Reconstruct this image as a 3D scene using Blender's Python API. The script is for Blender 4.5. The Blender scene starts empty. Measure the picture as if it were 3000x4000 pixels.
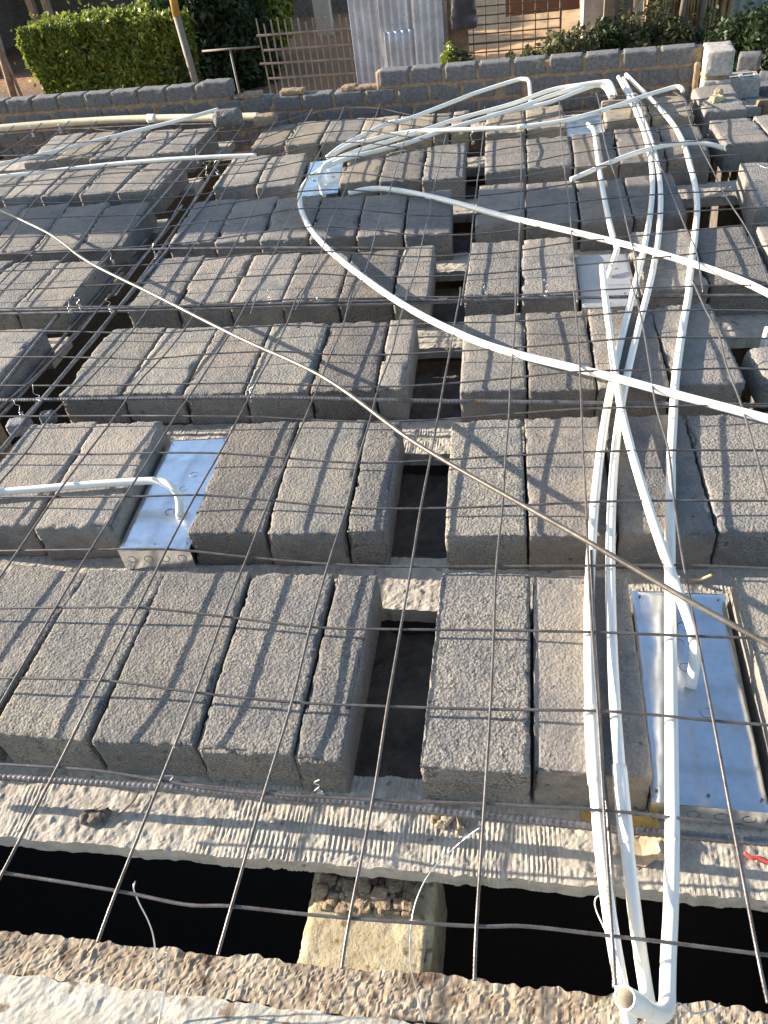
import bpy, math, random
import numpy as np
from mathutils import Vector, Matrix, Euler
random.seed(7)
rng = np.random.default_rng(11)
S = bpy.context.scene
COL = S.collection

# ------------------------------------------------------------------ camera
F = 3024.4
ROT = (0.8416, 0.1169, 0.1299)
CAMP = np.array([0.1853, -1.1940, 1.2716])
cam_d = bpy.data.cameras.new('camera'); cam = bpy.data.objects.new('camera', cam_d); COL.objects.link(cam)
cam.location = CAMP; cam.rotation_euler = ROT
cam_d.sensor_fit = 'VERTICAL'; cam_d.sensor_height = 36.0; cam_d.lens = 36.0*F/4000
cam_d.clip_start = 0.02; cam_d.clip_end = 400
S.camera = cam
S.render.resolution_x = 768; S.render.resolution_y = 1024
RM = np.array(Euler(ROT).to_matrix())

# ------------------------------------------------------------------ light
SUN_EL, SUN_AZ = math.radians(18), math.radians(7)     # sun stands left of the slab, a little behind it
to_sun = Vector((-math.cos(SUN_AZ)*math.cos(SUN_EL), math.sin(SUN_AZ)*math.cos(SUN_EL), math.sin(SUN_EL)))
w = bpy.data.worlds.new('World'); S.world = w; w.use_nodes = True
nt = w.node_tree; bg = nt.nodes['Background']
sky = nt.nodes.new('ShaderNodeTexSky'); sky.sky_type = 'NISHITA'; sky.sun_disc = False
sky.sun_elevation = SUN_EL; sky.sun_rotation = math.atan2(to_sun.x, to_sun.y)
sky.air_density = 1.0; sky.dust_density = 1.0; sky.ozone_density = 1.0
nt.links.new(sky.outputs[0], bg.inputs[0]); bg.inputs[1].default_value = 0.108
sl = bpy.data.lights.new('sun', 'SUN'); sl.energy = 5.0; sl.angle = math.radians(0.6); sl.color = (1.0, 0.88, 0.73)
so = bpy.data.objects.new('sun', sl); COL.objects.link(so)
so.rotation_euler = to_sun.to_track_quat('Z', 'Y').to_euler(); so.location = (-6, 2, 5)
S.view_settings.view_transform = 'Standard'; S.view_settings.look = 'None'
S.view_settings.exposure = 1.52; S.view_settings.gamma = 1.0

# ------------------------------------------------------------------ helpers: survey points
def ray(x, y): return RM @ np.array([(x-1500)/F, -(y-2000)/F, -1.0])
def atz(x, y, z=0.0):
    d = ray(x, y); return CAMP + d*((z-CAMP[2])/d[2])
def aty(x, y, Y):
    d = ray(x, y); return CAMP + d*((Y-CAMP[1])/d[1])

# ------------------------------------------------------------------ helpers: objects
def tag(o, label=None, cat=None, group=None, kind=None):
    if label: o['label'] = label
    if cat: o['category'] = cat
    if group: o['group'] = group
    if kind: o['kind'] = kind
    return o
def empty(name, loc=(0, 0, 0)):
    o = bpy.data.objects.new(name, None); COL.objects.link(o); o.location = loc; o.empty_display_size = 0.1
    return o
def mobj(name, V, Fc, mat, parent=None, smooth=False, origin=None, auto=None):
    V = np.asarray(V, dtype=float)
    if origin is None:
        origin = np.zeros(3) if parent is not None else np.array([V[:, 0].mean(), V[:, 1].mean(), V[:, 2].min()])
    me = bpy.data.meshes.new(name)
    me.from_pydata((V-np.asarray(origin)).tolist(), [], Fc if isinstance(Fc, list) else Fc.tolist())
    if smooth: me.polygons.foreach_set('use_smooth', np.ones(len(me.polygons), dtype=bool))
    me.materials.append(mat); me.update()
    o = bpy.data.objects.new(name, me); COL.objects.link(o); o.location = origin
    if parent is not None:
        o.parent = parent; o.location = np.asarray(origin)-np.array(parent.location)
    return o
def pobj(name, V, Fc, mat, parent, smooth=False):
    """a part: its own origin at its middle, under parent"""
    V = np.asarray(V, dtype=float)
    return mobj(name, V, Fc, mat, parent, smooth, origin=V.mean(axis=0))
def box(x0, x1, y0, y1, z0, z1):
    V = [(x, y, z) for z in (z0, z1) for y in (y0, y1) for x in (x0, x1)]
    Fc = [(0, 2, 3, 1), (4, 5, 7, 6), (0, 1, 5, 4), (2, 6, 7, 3), (0, 4, 6, 2), (1, 3, 7, 5)]
    return V, Fc
def merge(parts):
    V = []; Fc = []
    for v, f in parts:
        n = len(V); V += [tuple(p) for p in v]; Fc += [tuple(i+n for i in q) for q in (f if isinstance(f, list) else f.tolist())]
    return V, Fc

# value noise, vectorised
def vnoise(P, scale, seed=0):
    Q = np.asarray(P)*scale + seed*17.31
    I = np.floor(Q).astype(np.int64); f = Q-I; f = f*f*(3-2*f)
    def h(ix, iy, iz):
        n = (ix*73856093) ^ (iy*19349663) ^ (iz*83492791) ^ (seed*2654435761 & 0xffffffff)
        n = (n ^ (n >> 13))*1274126177 & 0x7fffffff
        n = (n ^ (n >> 16))
        return (n & 0xffff)/32767.5-1
    x, y, z = I[:, 0], I[:, 1], I[:, 2]; r = 0
    for dx in (0, 1):
        for dy in (0, 1):
            for dz in (0, 1):
                wgt = (f[:, 0] if dx else 1-f[:, 0])*(f[:, 1] if dy else 1-f[:, 1])*(f[:, 2] if dz else 1-f[:, 2])
                r = r+wgt*h(x+dx, y+dy, z+dz)
    return r

def rough_block(w, l, h, r, res, seed, amp=0.002, chip=0.012):
    """rounded, chipped masonry block, base centre at the origin; w along x, l along y"""
    n = [max(2, int(round(v/res))) for v in (w, l, h)]
    ax = [np.linspace(-v/2, v/2, k+1) for v, k in zip((w, l, h), n)]
    idx = {}; P = []; Fc = []
    def vid(i, j, k):
        key = (i, j, k)
        if key not in idx:
            idx[key] = len(P); P.append((ax[0][i], ax[1][j], ax[2][k]))
        return idx[key]
    nx, ny, nz = n
    for i in range(nx):
        for j in range(ny):
            Fc.append((vid(i, j, nz), vid(i+1, j, nz), vid(i+1, j+1, nz), vid(i, j+1, nz)))
    for i in range(nx):
        for k in range(nz):
            Fc.append((vid(i, 0, k), vid(i+1, 0, k), vid(i+1, 0, k+1), vid(i, 0, k+1)))
            Fc.append((vid(i+1, ny, k), vid(i, ny, k), vid(i, ny, k+1), vid(i+1, ny, k+1)))
    for j in range(ny):
        for k in range(nz):
            Fc.append((vid(0, j+1, k), vid(0, j, k), vid(0, j, k+1), vid(0, j+1, k+1)))
            Fc.append((vid(nx, j, k), vid(nx, j+1, k), vid(nx, j+1, k+1), vid(nx, j, k+1)))
    Fc.append(tuple(vid(i, 0, 0) for i in range(nx, -1, -1))[:0] or (vid(0, 0, 0), vid(0, ny, 0), vid(nx, ny, 0), vid(nx, 0, 0)))
    P = np.array(P); half = np.array([w, l, h])/2
    inner = np.clip(P, -half+r, half-r); d = P-inner; L = np.linalg.norm(d, axis=1, keepdims=True); L[L == 0] = 1
    N = d/L
    out = inner+N*r
    disp = amp*0.5*vnoise(P, 45, seed)+amp*0.55*vnoise(P, 130, seed+1)+amp*0.35*vnoise(P, 14, seed+2)
    # chips where two faces meet
    e = (np.abs(P) > half-max(0.0085, res*1.05)).sum(axis=1) >= 2
    c = np.maximum(0, 0.6*vnoise(P, 34, seed+3)+0.5*vnoise(P, 110, seed+5)+0.1)*chip*0.6+np.maximum(0, vnoise(P, 13, seed+4)-0.35)*chip*2.0
    top = P[:, 2] > -half[2]*0.4
    disp = disp-np.where(e & top, c, 0)
    out = out+N*disp[:, None]
    out[:, 2] += half[2]
    return out, Fc

def crom(P, step):
    """Catmull-Rom through the points, resampled"""
    P = np.asarray(P, float)
    if len(P) == 2:
        n = max(1, int(np.linalg.norm(P[1]-P[0])/step)); t = np.linspace(0, 1, n+1)[:, None]; return P[0]*(1-t)+P[1]*t
    Q = np.vstack([2*P[0]-P[1], P, 2*P[-1]-P[-2]]); out = []
    for i in range(1, len(Q)-2):
        p0, p1, p2, p3 = Q[i-1:i+3]
        st = step(p1) if callable(step) else step
        n = max(1, int(np.ceil(np.linalg.norm(p2-p1)/st)))
        t = (np.arange(n)/n)[:, None]
        out.append(0.5*((2*p1)+(-p0+p2)*t+(2*p0-5*p1+4*p2-p3)*t**2+(-p0+3*p1-3*p2+p3)*t**3))
    out.append(P[-1:]); return np.vstack(out)
def smooth_pts(P, k=1):
    P = np.array(P, float)
    for _ in range(k):
        Q = P.copy(); Q[1:-1] = P[1:-1]*0.5+(P[:-2]+P[2:])*0.25; P = Q
    return P
def tube(C, r, seg=8, rib=0, pitch=0.006, inner=0, caps=True, twist=2):
    C = np.asarray(C, float); n = len(C)
    T = np.gradient(C, axis=0); T /= np.linalg.norm(T, axis=1, keepdims=True)+1e-12
    up = np.array([0, 0, 1.0]) if abs(T[0][2]) < 0.9 else np.array([1.0, 0, 0])
    u = np.cross(T[0], up); u /= np.linalg.norm(u); U = [u]
    for i in range(1, n):
        u = U[-1]-T[i]*np.dot(U[-1], T[i]); U.append(u/np.linalg.norm(u))
    U = np.array(U); W = np.cross(T, U)
    s = np.concatenate([[0], np.cumsum(np.linalg.norm(np.diff(C, axis=0), axis=1))])
    a = np.arange(seg)/seg*2*math.pi
    rr = np.full((n, seg), 1.0)*(r if np.isscalar(r) else np.asarray(r)[:, None])
    if rib:
        ph = 2*math.pi*s[:, None]/pitch+a[None, :]*twist
        rr = rr*(1+rib*np.clip(np.sin(ph)*2.2, -0.4, 1))
    V = C[:, None, :]+rr[:, :, None]*(np.cos(a)[None, :, None]*U[:, None, :]+np.sin(a)[None, :, None]*W[:, None, :])
    V = V.reshape(-1, 3)
    i = np.arange(n-1)[:, None]*seg; j = np.arange(seg)[None, :]; j2 = (j+1) % seg
    Fc = np.stack([i+j, i+j2, i+seg+j2, i+seg+j], axis=2).reshape(-1, 4).tolist()
    if inner:
        # open hollow end at the last point
        m = min(n-1, 8); base = len(V); V2 = []
        for q in range(n-m, n):
            V2.append(C[q]+inner*(np.cos(a)[:, None]*U[q]+np.sin(a)[:, None]*W[q]))
        V = np.vstack([V]+V2)
        for q in range(m-1):
            for k in range(seg):
                k2 = (k+1) % seg; Fc.append((base+q*seg+k2, base+q*seg+k, base+(q+1)*seg+k, base+(q+1)*seg+k2))
        Lr = (n-1)*seg; Li = base+(m-1)*seg
        for k in range(seg):
            k2 = (k+1) % seg; Fc.append((Lr+k, Lr+k2, Li+k2, Li+k))
        Fc.append(tuple(base+k for k in range(seg)))
        Fc.append(tuple(range(seg))[::-1])
    elif caps:
        Fc.append(tuple(range(seg))[::-1]); Fc.append(tuple((n-1)*seg+k for k in range(seg)))
    return V, Fc

# ------------------------------------------------------------------ materials
def newmat(name):
    m = bpy.data.materials.new(name); m.use_nodes = True
    n = m.node_tree.nodes; l = m.node_tree.links; b = n['Principled BSDF']
    return m, n, l, b
def mixc(n, l, fac, a, b):
    x = n.new('ShaderNodeMix'); x.data_type = 'RGBA'
    for k, v in ((0, fac), (6, a), (7, b)):
        if isinstance(v, (int, float)): x.inputs[k].default_value = v
        elif isinstance(v, tuple): x.inputs[k].default_value = (*v, 1) if len(v) == 3 else v
        else: l.new(v, x.inputs[k])
    return x.outputs[2]
def ramp(n, l, src, p0, p1, c0=0.0, c1=1.0):
    x = n.new('ShaderNodeMapRange'); x.inputs[1].default_value = p0; x.inputs[2].default_value = p1
    x.inputs[3].default_value = c0; x.inputs[4].default_value = c1; l.new(src, x.inputs[0]); return x.outputs[0]
def math_(n, l, op, a, b=0.0):
    x = n.new('ShaderNodeMath'); x.operation = op
    for k, v in ((0, a), (1, b)):
        if isinstance(v, (int, float)): x.inputs[k].default_value = v
        else: l.new(v, x.inputs[k])
    return x.outputs[0]
def coords(n, l, rand=True, scale=(1, 1, 1)):
    tc = n.new('ShaderNodeTexCoord'); mp = n.new('ShaderNodeMapping'); mp.inputs['Scale'].default_value = scale
    l.new(tc.outputs['Object'], mp.inputs['Vector'])
    if rand:
        oi = n.new('ShaderNodeObjectInfo'); mu = n.new('ShaderNodeVectorMath'); mu.operation = 'SCALE'
        co = n.new('ShaderNodeCombineXYZ')
        for i in range(3): l.new(oi.outputs['Random'], co.inputs[i])
        l.new(co.outputs[0], mu.inputs[0]); mu.inputs['Scale'].default_value = 37.0
        l.new(mu.outputs[0], mp.inputs['Location'])
    return mp.outputs[0]
def noise(n, l, v, scale, detail=4, rough=0.6, dist=0.0):
    x = n.new('ShaderNodeTexNoise'); x.inputs['Scale'].default_value = scale; x.inputs['Detail'].default_value = detail
    x.inputs['Roughness'].default_value = rough; x.inputs['Distortion'].default_value = dist; l.new(v, x.inputs['Vector'])
    return x.outputs[0]
def voro(n, l, v, scale, feature='F1'):
    x = n.new('ShaderNodeTexVoronoi'); x.inputs['Scale'].default_value = scale; x.feature = feature
    l.new(v, x.inputs['Vector']); return x.outputs['Distance']
def bump(n, l, b, h, strength, dist):
    x = n.new('ShaderNodeBump'); x.inputs['Strength'].default_value = strength; x.inputs['Distance'].default_value = dist
    l.new(h, x.inputs['Height']); l.new(x.outputs[0], b.inputs['Normal']); return x

def mat_block():
    m, n, l, b = newmat('block_concrete')
    v = coords(n, l); oi = n.new('ShaderNodeObjectInfo')
    grain = voro(n, l, v, 190); fine = noise(n, l, v, 420, 3, 0.7); mid = noise(n, l, v, 34, 4, 0.6); big = noise(n, l, v, 7, 3, 0.5)
    agg = voro(n, l, v, 120)
    coarse = oi.outputs['Alpha']
    c = mixc(n, l, ramp(n, l, mid, 0.35, 0.7), (0.6, 0.6, 0.62), (1.2, 1.17, 1.12))
    c = mixc(n, l, ramp(n, l, big, 0.42, 0.62, 0, 0.7), c, (1.25, 1.14, 0.98))
    c = mixc(n, l, ramp(n, l, noise(n, l, v, 11, 4, 0.65, 0.6), 0.56, 0.68, 0, 0.45), c, (0.5, 0.5, 0.5))
    gf = math_(n, l, 'MULTIPLY', ramp(n, l, grain, 0.25, 0.7, 0, 1.0), math_(n, l, 'MULTIPLY', coarse, ramp(n, l, mid, 0.3, 0.65, 0.25, 1.05)))
    c = mixc(n, l, gf, c, (0.33, 0.33, 0.34))
    c = mixc(n, l, ramp(n, l, fine, 0.58, 0.75, 0, 0.6), c, (1.7, 1.68, 1.6))
    pits = ramp(n, l, noise(n, l, v, 62, 2, 0.5), 0.315, 0.265)
    c = mixc(n, l, math_(n, l, 'MULTIPLY', pits, 0.7), c, (0.2, 0.2, 0.2))
    x = n.new('ShaderNodeMix'); x.data_type = 'RGBA'; x.blend_type = 'MULTIPLY'; x.inputs[0].default_value = 1
    l.new(c, x.inputs[6]); l.new(oi.outputs['Color'], x.inputs[7]); l.new(x.outputs[2], b.inputs['Base Color'])
    b.inputs['Roughness'].default_value = 0.95
    h = math_(n, l, 'MULTIPLY', math_(n, l, 'SUBTRACT', 1.0, grain), 0.8)
    h = math_(n, l, 'ADD', h, math_(n, l, 'MULTIPLY', math_(n, l, 'SUBTRACT', 1.0, agg), 0.9))
    h = math_(n, l, 'ADD', h, math_(n, l, 'MULTIPLY', fine, 0.7))
    h = math_(n, l, 'SUBTRACT', h, math_(n, l, 'MULTIPLY', pits, 1.6))
    h = math_(n, l, 'MULTIPLY', h, math_(n, l, 'MULTIPLY', math_(n, l, 'ADD', 0.35, coarse), ramp(n, l, mid, 0.3, 0.65, 0.55, 1.1)))
    bump(n, l, b, h, 0.62, 0.0036); return m
def mat_rough(name, col, col2, s1=30, s2=200, bs=0.6, bd=0.004, rough=0.95, rand=True, spots=None, metallic=0):
    m, n, l, b = newmat(name); v = coords(n, l, rand)
    a = noise(n, l, v, s1, 5, 0.62); f = noise(n, l, v, s2, 4, 0.7)
    c = mixc(n, l, ramp(n, l, a, 0.36, 0.64), col, col2)
    c = mixc(n, l, ramp(n, l, f, 0.6, 0.72, 0, 0.5), c, tuple(min(1, q*1.5) for q in col2))
    c = mixc(n, l, ramp(n, l, f, 0.42, 0.32, 0, 0.6), c, tuple(q*0.5 for q in col))
    if spots:
        s = noise(n, l, v, spots[1], 3, 0.5); c = mixc(n, l, ramp(n, l, s, spots[2], spots[2]+0.08), c, spots[0])
    l.new(c, b.inputs['Base Color']); b.inputs['Roughness'].default_value = rough; b.inputs['Metallic'].default_value = metallic
    h = math_(n, l, 'ADD', a, math_(n, l, 'MULTIPLY', f, 0.6)); bump(n, l, b, h, bs, bd); return m
def mat_plain(name, col, rough=0.5, metallic=0.0, var=0.12, s=40, bd=0.0005, bs=0.3, spec=None, trans=0):
    m, n, l, b = newmat(name); v = coords(n, l)
    a = noise(n, l, v, s, 4, 0.6)
    c = mixc(n, l, ramp(n, l, a, 0.3, 0.7), tuple(q*(1-var) for q in col), tuple(min(1, q*(1+var)) for q in col))
    l.new(c, b.inputs['Base Color']); b.inputs['Roughness'].default_value = rough; b.inputs['Metallic'].default_value = metallic
    if spec is not None: b.inputs['Specular IOR Level'].default_value = spec
    bump(n, l, b, a, bs, bd); return m
M = {}
M['block'] = mat_block()
M['plank'] = mat_rough('plank_concrete', (0.33, 0.295, 0.245), (0.47, 0.425, 0.355), 22, 190, 0.9, 0.003, spots=((0.2, 0.17, 0.13), 34, 0.64))
M['mortar'] = mat_rough('mortar', (0.22, 0.155, 0.095), (0.36, 0.265, 0.17), 40, 180, 0.9, 0.006)
M['earthmortar'] = mat_rough('brown_mortar', (0.24, 0.18, 0.12), (0.46, 0.385, 0.285), 13, 240, 0.8, 0.0022, spots=((0.14, 0.095, 0.06), 24, 0.58))
M['pale'] = mat_rough('pale_concrete', (0.40, 0.37, 0.30), (0.55, 0.51, 0.43), 18, 170, 0.8, 0.0025, spots=((0.2, 0.155, 0.11), 30, 0.6))
M['sandstone'] = mat_rough('yellow_stone', (0.35, 0.28, 0.165), (0.50, 0.42, 0.27), 16, 120, 0.9, 0.005, spots=((0.2, 0.13, 0.06), 40, 0.6))
M['wallbrick'] = mat_rough('grey_cement_brick', (0.095, 0.096, 0.102), (0.18, 0.178, 0.18), 60, 260, 0.8, 0.003)
M['palebrick'] = mat_rough('pale_cement_brick', (0.30, 0.28, 0.26), (0.48, 0.45, 0.40), 50, 220, 0.8, 0.004)
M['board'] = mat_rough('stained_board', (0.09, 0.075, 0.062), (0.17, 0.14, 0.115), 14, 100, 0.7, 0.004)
M['wood'] = mat_rough('weathered_timber', (0.16, 0.11, 0.07), (0.28, 0.2, 0.13), 12, 60, 0.6, 0.004)
M['pvc'] = mat_plain('white_pvc', (0.84, 0.81, 0.73), 0.32, 0, 0.03, 15, 0.0003)
M['cream'] = mat_rough('cream_pvc', (0.62, 0.53, 0.36), (0.72, 0.64, 0.46), 9, 60, 0.2, 0.001, 0.45)
M['pvcin'] = mat_plain('pvc_inside', (0.75, 0.68, 0.42), 0.5, 0, 0.05)
M['rebar'] = mat_rough('mesh_steel', (0.115, 0.10, 0.093), (0.20, 0.18, 0.168), 30, 200, 0.2, 0.0006, 0.42, metallic=0.65)
M['bar'] = mat_rough('ribbed_steel', (0.135, 0.127, 0.126), (0.26, 0.245, 0.24), 20, 160, 0.2, 0.0006, 0.38, spots=((0.32, 0.16, 0.06), 30, 0.66), metallic=0.7)
M['rod'] = mat_rough('grey_steel_rod', (0.12, 0.105, 0.09), (0.21, 0.185, 0.155), 22, 120, 0.2, 0.0008, 0.4, metallic=0.6)
M['tie'] = mat_plain('binding_wire', (0.62, 0.62, 0.62), 0.35, 0.8, 0.1)
M['black'] = mat_plain('black_plastic', (0.02, 0.02, 0.022), 0.4)
M['orange'] = mat_rough('orange_soil', (0.40, 0.235, 0.11), (0.58, 0.39, 0.21), 1.6, 12, 0.5, 0.06)
M['red'] = mat_plain('red_plastic', (0.5, 0.05, 0.05), 0.5)
M['gold'] = mat_rough('dry_leaf', (0.45, 0.26, 0.06), (0.65, 0.42, 0.12), 30, 150, 0.4, 0.002, 0.7)
M['tan'] = mat_rough('brown_paper', (0.36, 0.26, 0.16), (0.5, 0.38, 0.25), 20, 90, 0.4, 0.002, 0.8)
M['slate'] = mat_plain('crude_panel', (0.14, 0.06, 0.035), 0.8, 0, 0.3, 3)
M['yellow'] = mat_plain('yellow_paint', (0.42, 0.27, 0.06), 0.5, 0, 0.15, 6)
M['greypost'] = mat_plain('grey_post', (0.19, 0.17, 0.14), 0.7, 0, 0.2, 8)
M['fence'] = mat_rough('rusty_steel', (0.22, 0.17, 0.13), (0.34, 0.28, 0.22), 6, 30, 0.2, 0.002, 0.6)
M['grid'] = mat_rough('brown_wire', (0.12, 0.07, 0.04), (0.2, 0.12, 0.07), 6, 30, 0.2, 0.002, 0.7)
M['column'] = mat_rough('column_render', (0.38, 0.33, 0.26), (0.5, 0.45, 0.37), 2.0, 20, 0.3, 0.01)
M['plastic'] = mat_plain('dark_sheet', (0.05, 0.05, 0.06), 0.35, 0, 0.3, 6)
M['thatch'] = mat_rough('reed', (0.22, 0.15, 0.07), (0.42, 0.3, 0.15), 10, 40, 0.6, 0.01)
M['teal'] = mat_plain('blue_sheet', (0.16, 0.24, 0.26), 0.6, 0, 0.15, 3)
def mat_leaf(name, c0, c1):
    m, n, l, b = newmat(name)
    g = n.new('ShaderNodeNewGeometry')
    c = mixc(n, l, g.outputs['Random Per Island'], c0, c1); l.new(c, b.inputs['Base Color'])
    b.inputs['Roughness'].default_value = 0.5
    t = n.new('ShaderNodeBsdfTranslucent'); l.new(c, t.inputs[0]); x = n.new('ShaderNodeMixShader'); x.inputs[0].default_value = 0.38
    l.new(b.outputs[0], x.inputs[1]); l.new(t.outputs[0], x.inputs[2]); l.new(x.outputs[0], n['Material Output'].inputs[0]); return m
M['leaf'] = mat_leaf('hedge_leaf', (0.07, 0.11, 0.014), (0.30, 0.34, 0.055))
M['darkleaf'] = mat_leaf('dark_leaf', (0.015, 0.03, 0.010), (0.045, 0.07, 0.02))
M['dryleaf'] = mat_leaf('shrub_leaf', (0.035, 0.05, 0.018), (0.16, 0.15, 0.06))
M['flower'] = mat_plain('yellow_flower', (0.7, 0.5, 0.05), 0.6)
def mat_galv():
    m, n, l, b = newmat('galvanised_steel'); v = coords(n, l)
    a = noise(n, l, v, 9, 3, 0.5); f = noise(n, l, v, 160, 3, 0.6); sp = voro(n, l, v, 70)
    c = mixc(n, l, ramp(n, l, sp, 0.1, 0.6), (0.68, 0.72, 0.76), (0.75, 0.79, 0.83))
    sm = noise(n, l, v, 22, 4, 0.7, 1.0); c = mixc(n, l, ramp(n, l, sm, 0.62, 0.8, 0, 0.35), c, (0.35, 0.33, 0.3))
    l.new(c, b.inputs['Base Color']); b.inputs['Metallic'].default_value = 1.0
    l.new(ramp(n, l, a, 0.3, 0.7, 0.2, 0.28), b.inputs['Roughness'])
    h = math_(n, l, 'ADD', a, math_(n, l, 'MULTIPLY', f, 0.02)); bump(n, l, b, h, 0.4, 0.0035); return m
M['galv'] = mat_galv()
M['galv_dull'] = mat_plain('dull_galvanised', (0.42, 0.44, 0.46), 0.55, 0.55, 0.08, 12, 0.001)
M['knock'] = mat_plain('knockout_shadow', (0.2, 0.2, 0.21), 0.5, 0.8)
M['corr'] = mat_rough('corrugated_zinc', (0.42, 0.43, 0.45), (0.62, 0.63, 0.65), 2.5, 14, 0.2, 0.004, 0.55, spots=((0.3, 0.26, 0.23), 5, 0.66), metallic=0.2)

def ground_mat():
    m, n, l, b = newmat('soil'); v = coords(n, l, False)
    a = noise(n, l, v, 0.35, 5, 0.6); f = noise(n, l, v, 6, 5, 0.7)
    c = mixc(n, l, ramp(n, l, a, 0.4, 0.6), (0.13, 0.085, 0.055), (0.33, 0.17, 0.08))
    c = mixc(n, l, ramp(n, l, f, 0.35, 0.7, 0, 0.6), c, (0.2, 0.12, 0.07))
    l.new(c, b.inputs['Base Color']); b.inputs['Roughness'].default_value = 1
    bump(n, l, b, f, 0.8, 0.1); return m
M['soil'] = ground_mat()

GZ = -2.6
# ------------------------------------------------------------------ ground
n_ = 60
gx, gy = np.meshgrid(np.linspace(-150, 150, n_), np.linspace(-120, 180, n_))
V = np.stack([gx.ravel(), gy.ravel(), np.full(gx.size, GZ)], 1)
i, j = np.meshgrid(np.arange(n_-1), np.arange(n_-1)); q = (j*n_+i).ravel()
tag(mobj('ground', V, np.stack([q, q+1, q+n_+1, q+n_], 1), M['soil'], origin=(0, 0, 0)), kind='structure')

# ------------------------------------------------------------------ the storey under the slab
def wallbox(name, *a):
    v, f = box(*a); return mobj(name, v, f, M['board' if 'edge' in name else 'mortar'])
tag(wallbox('wall_left', -5.4, -5.2, -1.6, 4.6, GZ, -0.13), kind='structure')
tag(wallbox('wall_right', 2.4, 2.6, -1.6, 4.4, GZ, -0.30), kind='structure')
tag(wallbox('wall_back', -5.2, 2.4, 3.93, 4.3, GZ, -0.26), kind='structure')
tag(wallbox('wall_front', -5.2, 2.4, -1.6, -0.84, GZ, -0.26), kind='structure')

tag(wallbox('shade_slab_left', -5.2, -1.52, -1.45, 0.72, -0.19, -0.02), kind='structure')  # added out of view to stop sun entering the room below
tag(wallbox('shade_slab_corner', -5.2, -4.4, 0.721, 3.92, -0.19, -0.02), kind='structure')  # added beyond the left edge, same cover against sun leaking in
tag(wallbox('shade_wall_edge', 1.33, 1.41, -0.83, 3.92, -2.5, -0.18), kind='structure')  # added light blocker, coloured dark so the right gap shows no lit strip
tag(wallbox('shade_slab_right', 1.75, 2.4, -1.45, 3.9, -0.19, -0.14), kind='structure')  # added cover at the right, keeps light off the interior
v, f = box(-5.19, 2.39, -0.83, 3.92, -2.59, -2.5); tag(mobj('room_floor', v, f, mat_plain('shade_dark_floor', (0.03, 0.027, 0.025), 0.9)), kind='structure')  # shade put into the colour: near-black so the pit looks unlit
# ------------------------------------------------------------------ rough sheets for concrete surfaces
def slab_mesh(x0, x1, y0, y1, z0, z1, res, fn, resy=None):
    nx = max(2, int((x1-x0)/res)); ny = max(2, int((y1-y0)/(resy or res)))
    X, Y = np.meshgrid(np.linspace(x0, x1, nx+1), np.linspace(y0, y1, ny+1))
    P = np.stack([X.ravel(), Y.ravel(), np.full(X.size, 0.0)], 1)
    dz, dy = fn(P)
    edge = ((np.abs(P[:, 1]-y0) < 1e-6)*1.0-(np.abs(P[:, 1]-y1) < 1e-6)*1.0)
    P[:, 2] = z1+dz; P[:, 1] += dy*(edge != 0)
    W = nx+1; q = (np.arange(ny)[:, None]*W+np.arange(nx)[None]).ravel()
    Fc = np.stack([q, q+1, q+W+1, q+W], 1).tolist(); nb = len(P)
    # skirts
    F1 = P[:W].copy(); F1[:, 2] = z0; F1[:, 1] = F1[:, 1]
    B1 = P[-W:].copy(); B1[:, 2] = z0
    V = np.vstack([P, F1, B1])
    for k in range(nx):
        Fc.append((k+1, k, nb+k, nb+k+1)); t = ny*W
        Fc.append((t+k, t+k+1, nb+W+k+1, nb+W+k)); 
        Fc.append((nb+k+1, nb+k, nb+W+k, nb+W+k+1))
    for c0, fl in ((0, 0), (nx, 1)):
        loop = [r*W+c0 for r in range(ny+1)]+[nb+W+c0, nb+c0]
        Fc.append(tuple(loop if fl else loop[::-1])) if False else Fc.append(tuple(loop))
    return V, Fc
def raked(seed, a=0.0016):
    def fn(P):
        lane = vnoise(P*np.array([1, 0.3, 1]), 9, seed)
        w = np.sin(P[:, 0]*2*math.pi/0.0088+4.5*vnoise(P*np.array([1, .5, 1]), 22, seed+1)+P[:, 1]*14*vnoise(P*np.array([1, .1, 1]), 3, seed+6))+0.7*vnoise(P*np.array([1, .12, 1]), 170, seed+8)
        m = np.clip(0.25+1.6*lane, 0, 1)
        m = m*np.clip(0.65+0.9*vnoise(P*np.array([1, 2.5, 1]), 22, seed+10), 0, 1.2)
        z = a*w*m*0.6+0.0022*vnoise(P, 75, seed+2)*(1-m*0.6)+0.0012*vnoise(P, 25, seed+3)+0.0012*vnoise(P, 180, seed+4)
        z -= 0.004*np.clip(vnoise(P, 38, seed+7)-0.45, 0, 1)
        dy = 0.003*vnoise(P*np.array([1, 0, 1]), 70, seed+5)+0.003*vnoise(P*np.array([1, 0, 1]), 18, seed+9)+0.0007*w*m
        return z, dy
    return fn
ordw = ['first', 'second', 'third', 'fourth', 'fifth', 'sixth', 'seventh', 'eighth']
PZ = -0.118
plank_lab = ['concrete lintel beam with raked ridged top in front of the nearest block row',
  'concrete lintel beam between the first and second block rows from the front',
  'concrete lintel beam between the second and third block rows from the front',
  'concrete lintel beam between the third and fourth block rows from the front',
  'concrete lintel beam between the fourth and fifth block rows from the front',
  'concrete lintel beam between the fifth and sixth block rows from the front',
  'concrete lintel beam between the sixth and seventh block rows from the front',
  'concrete lintel beam under the back edge of the farthest block row']
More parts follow.
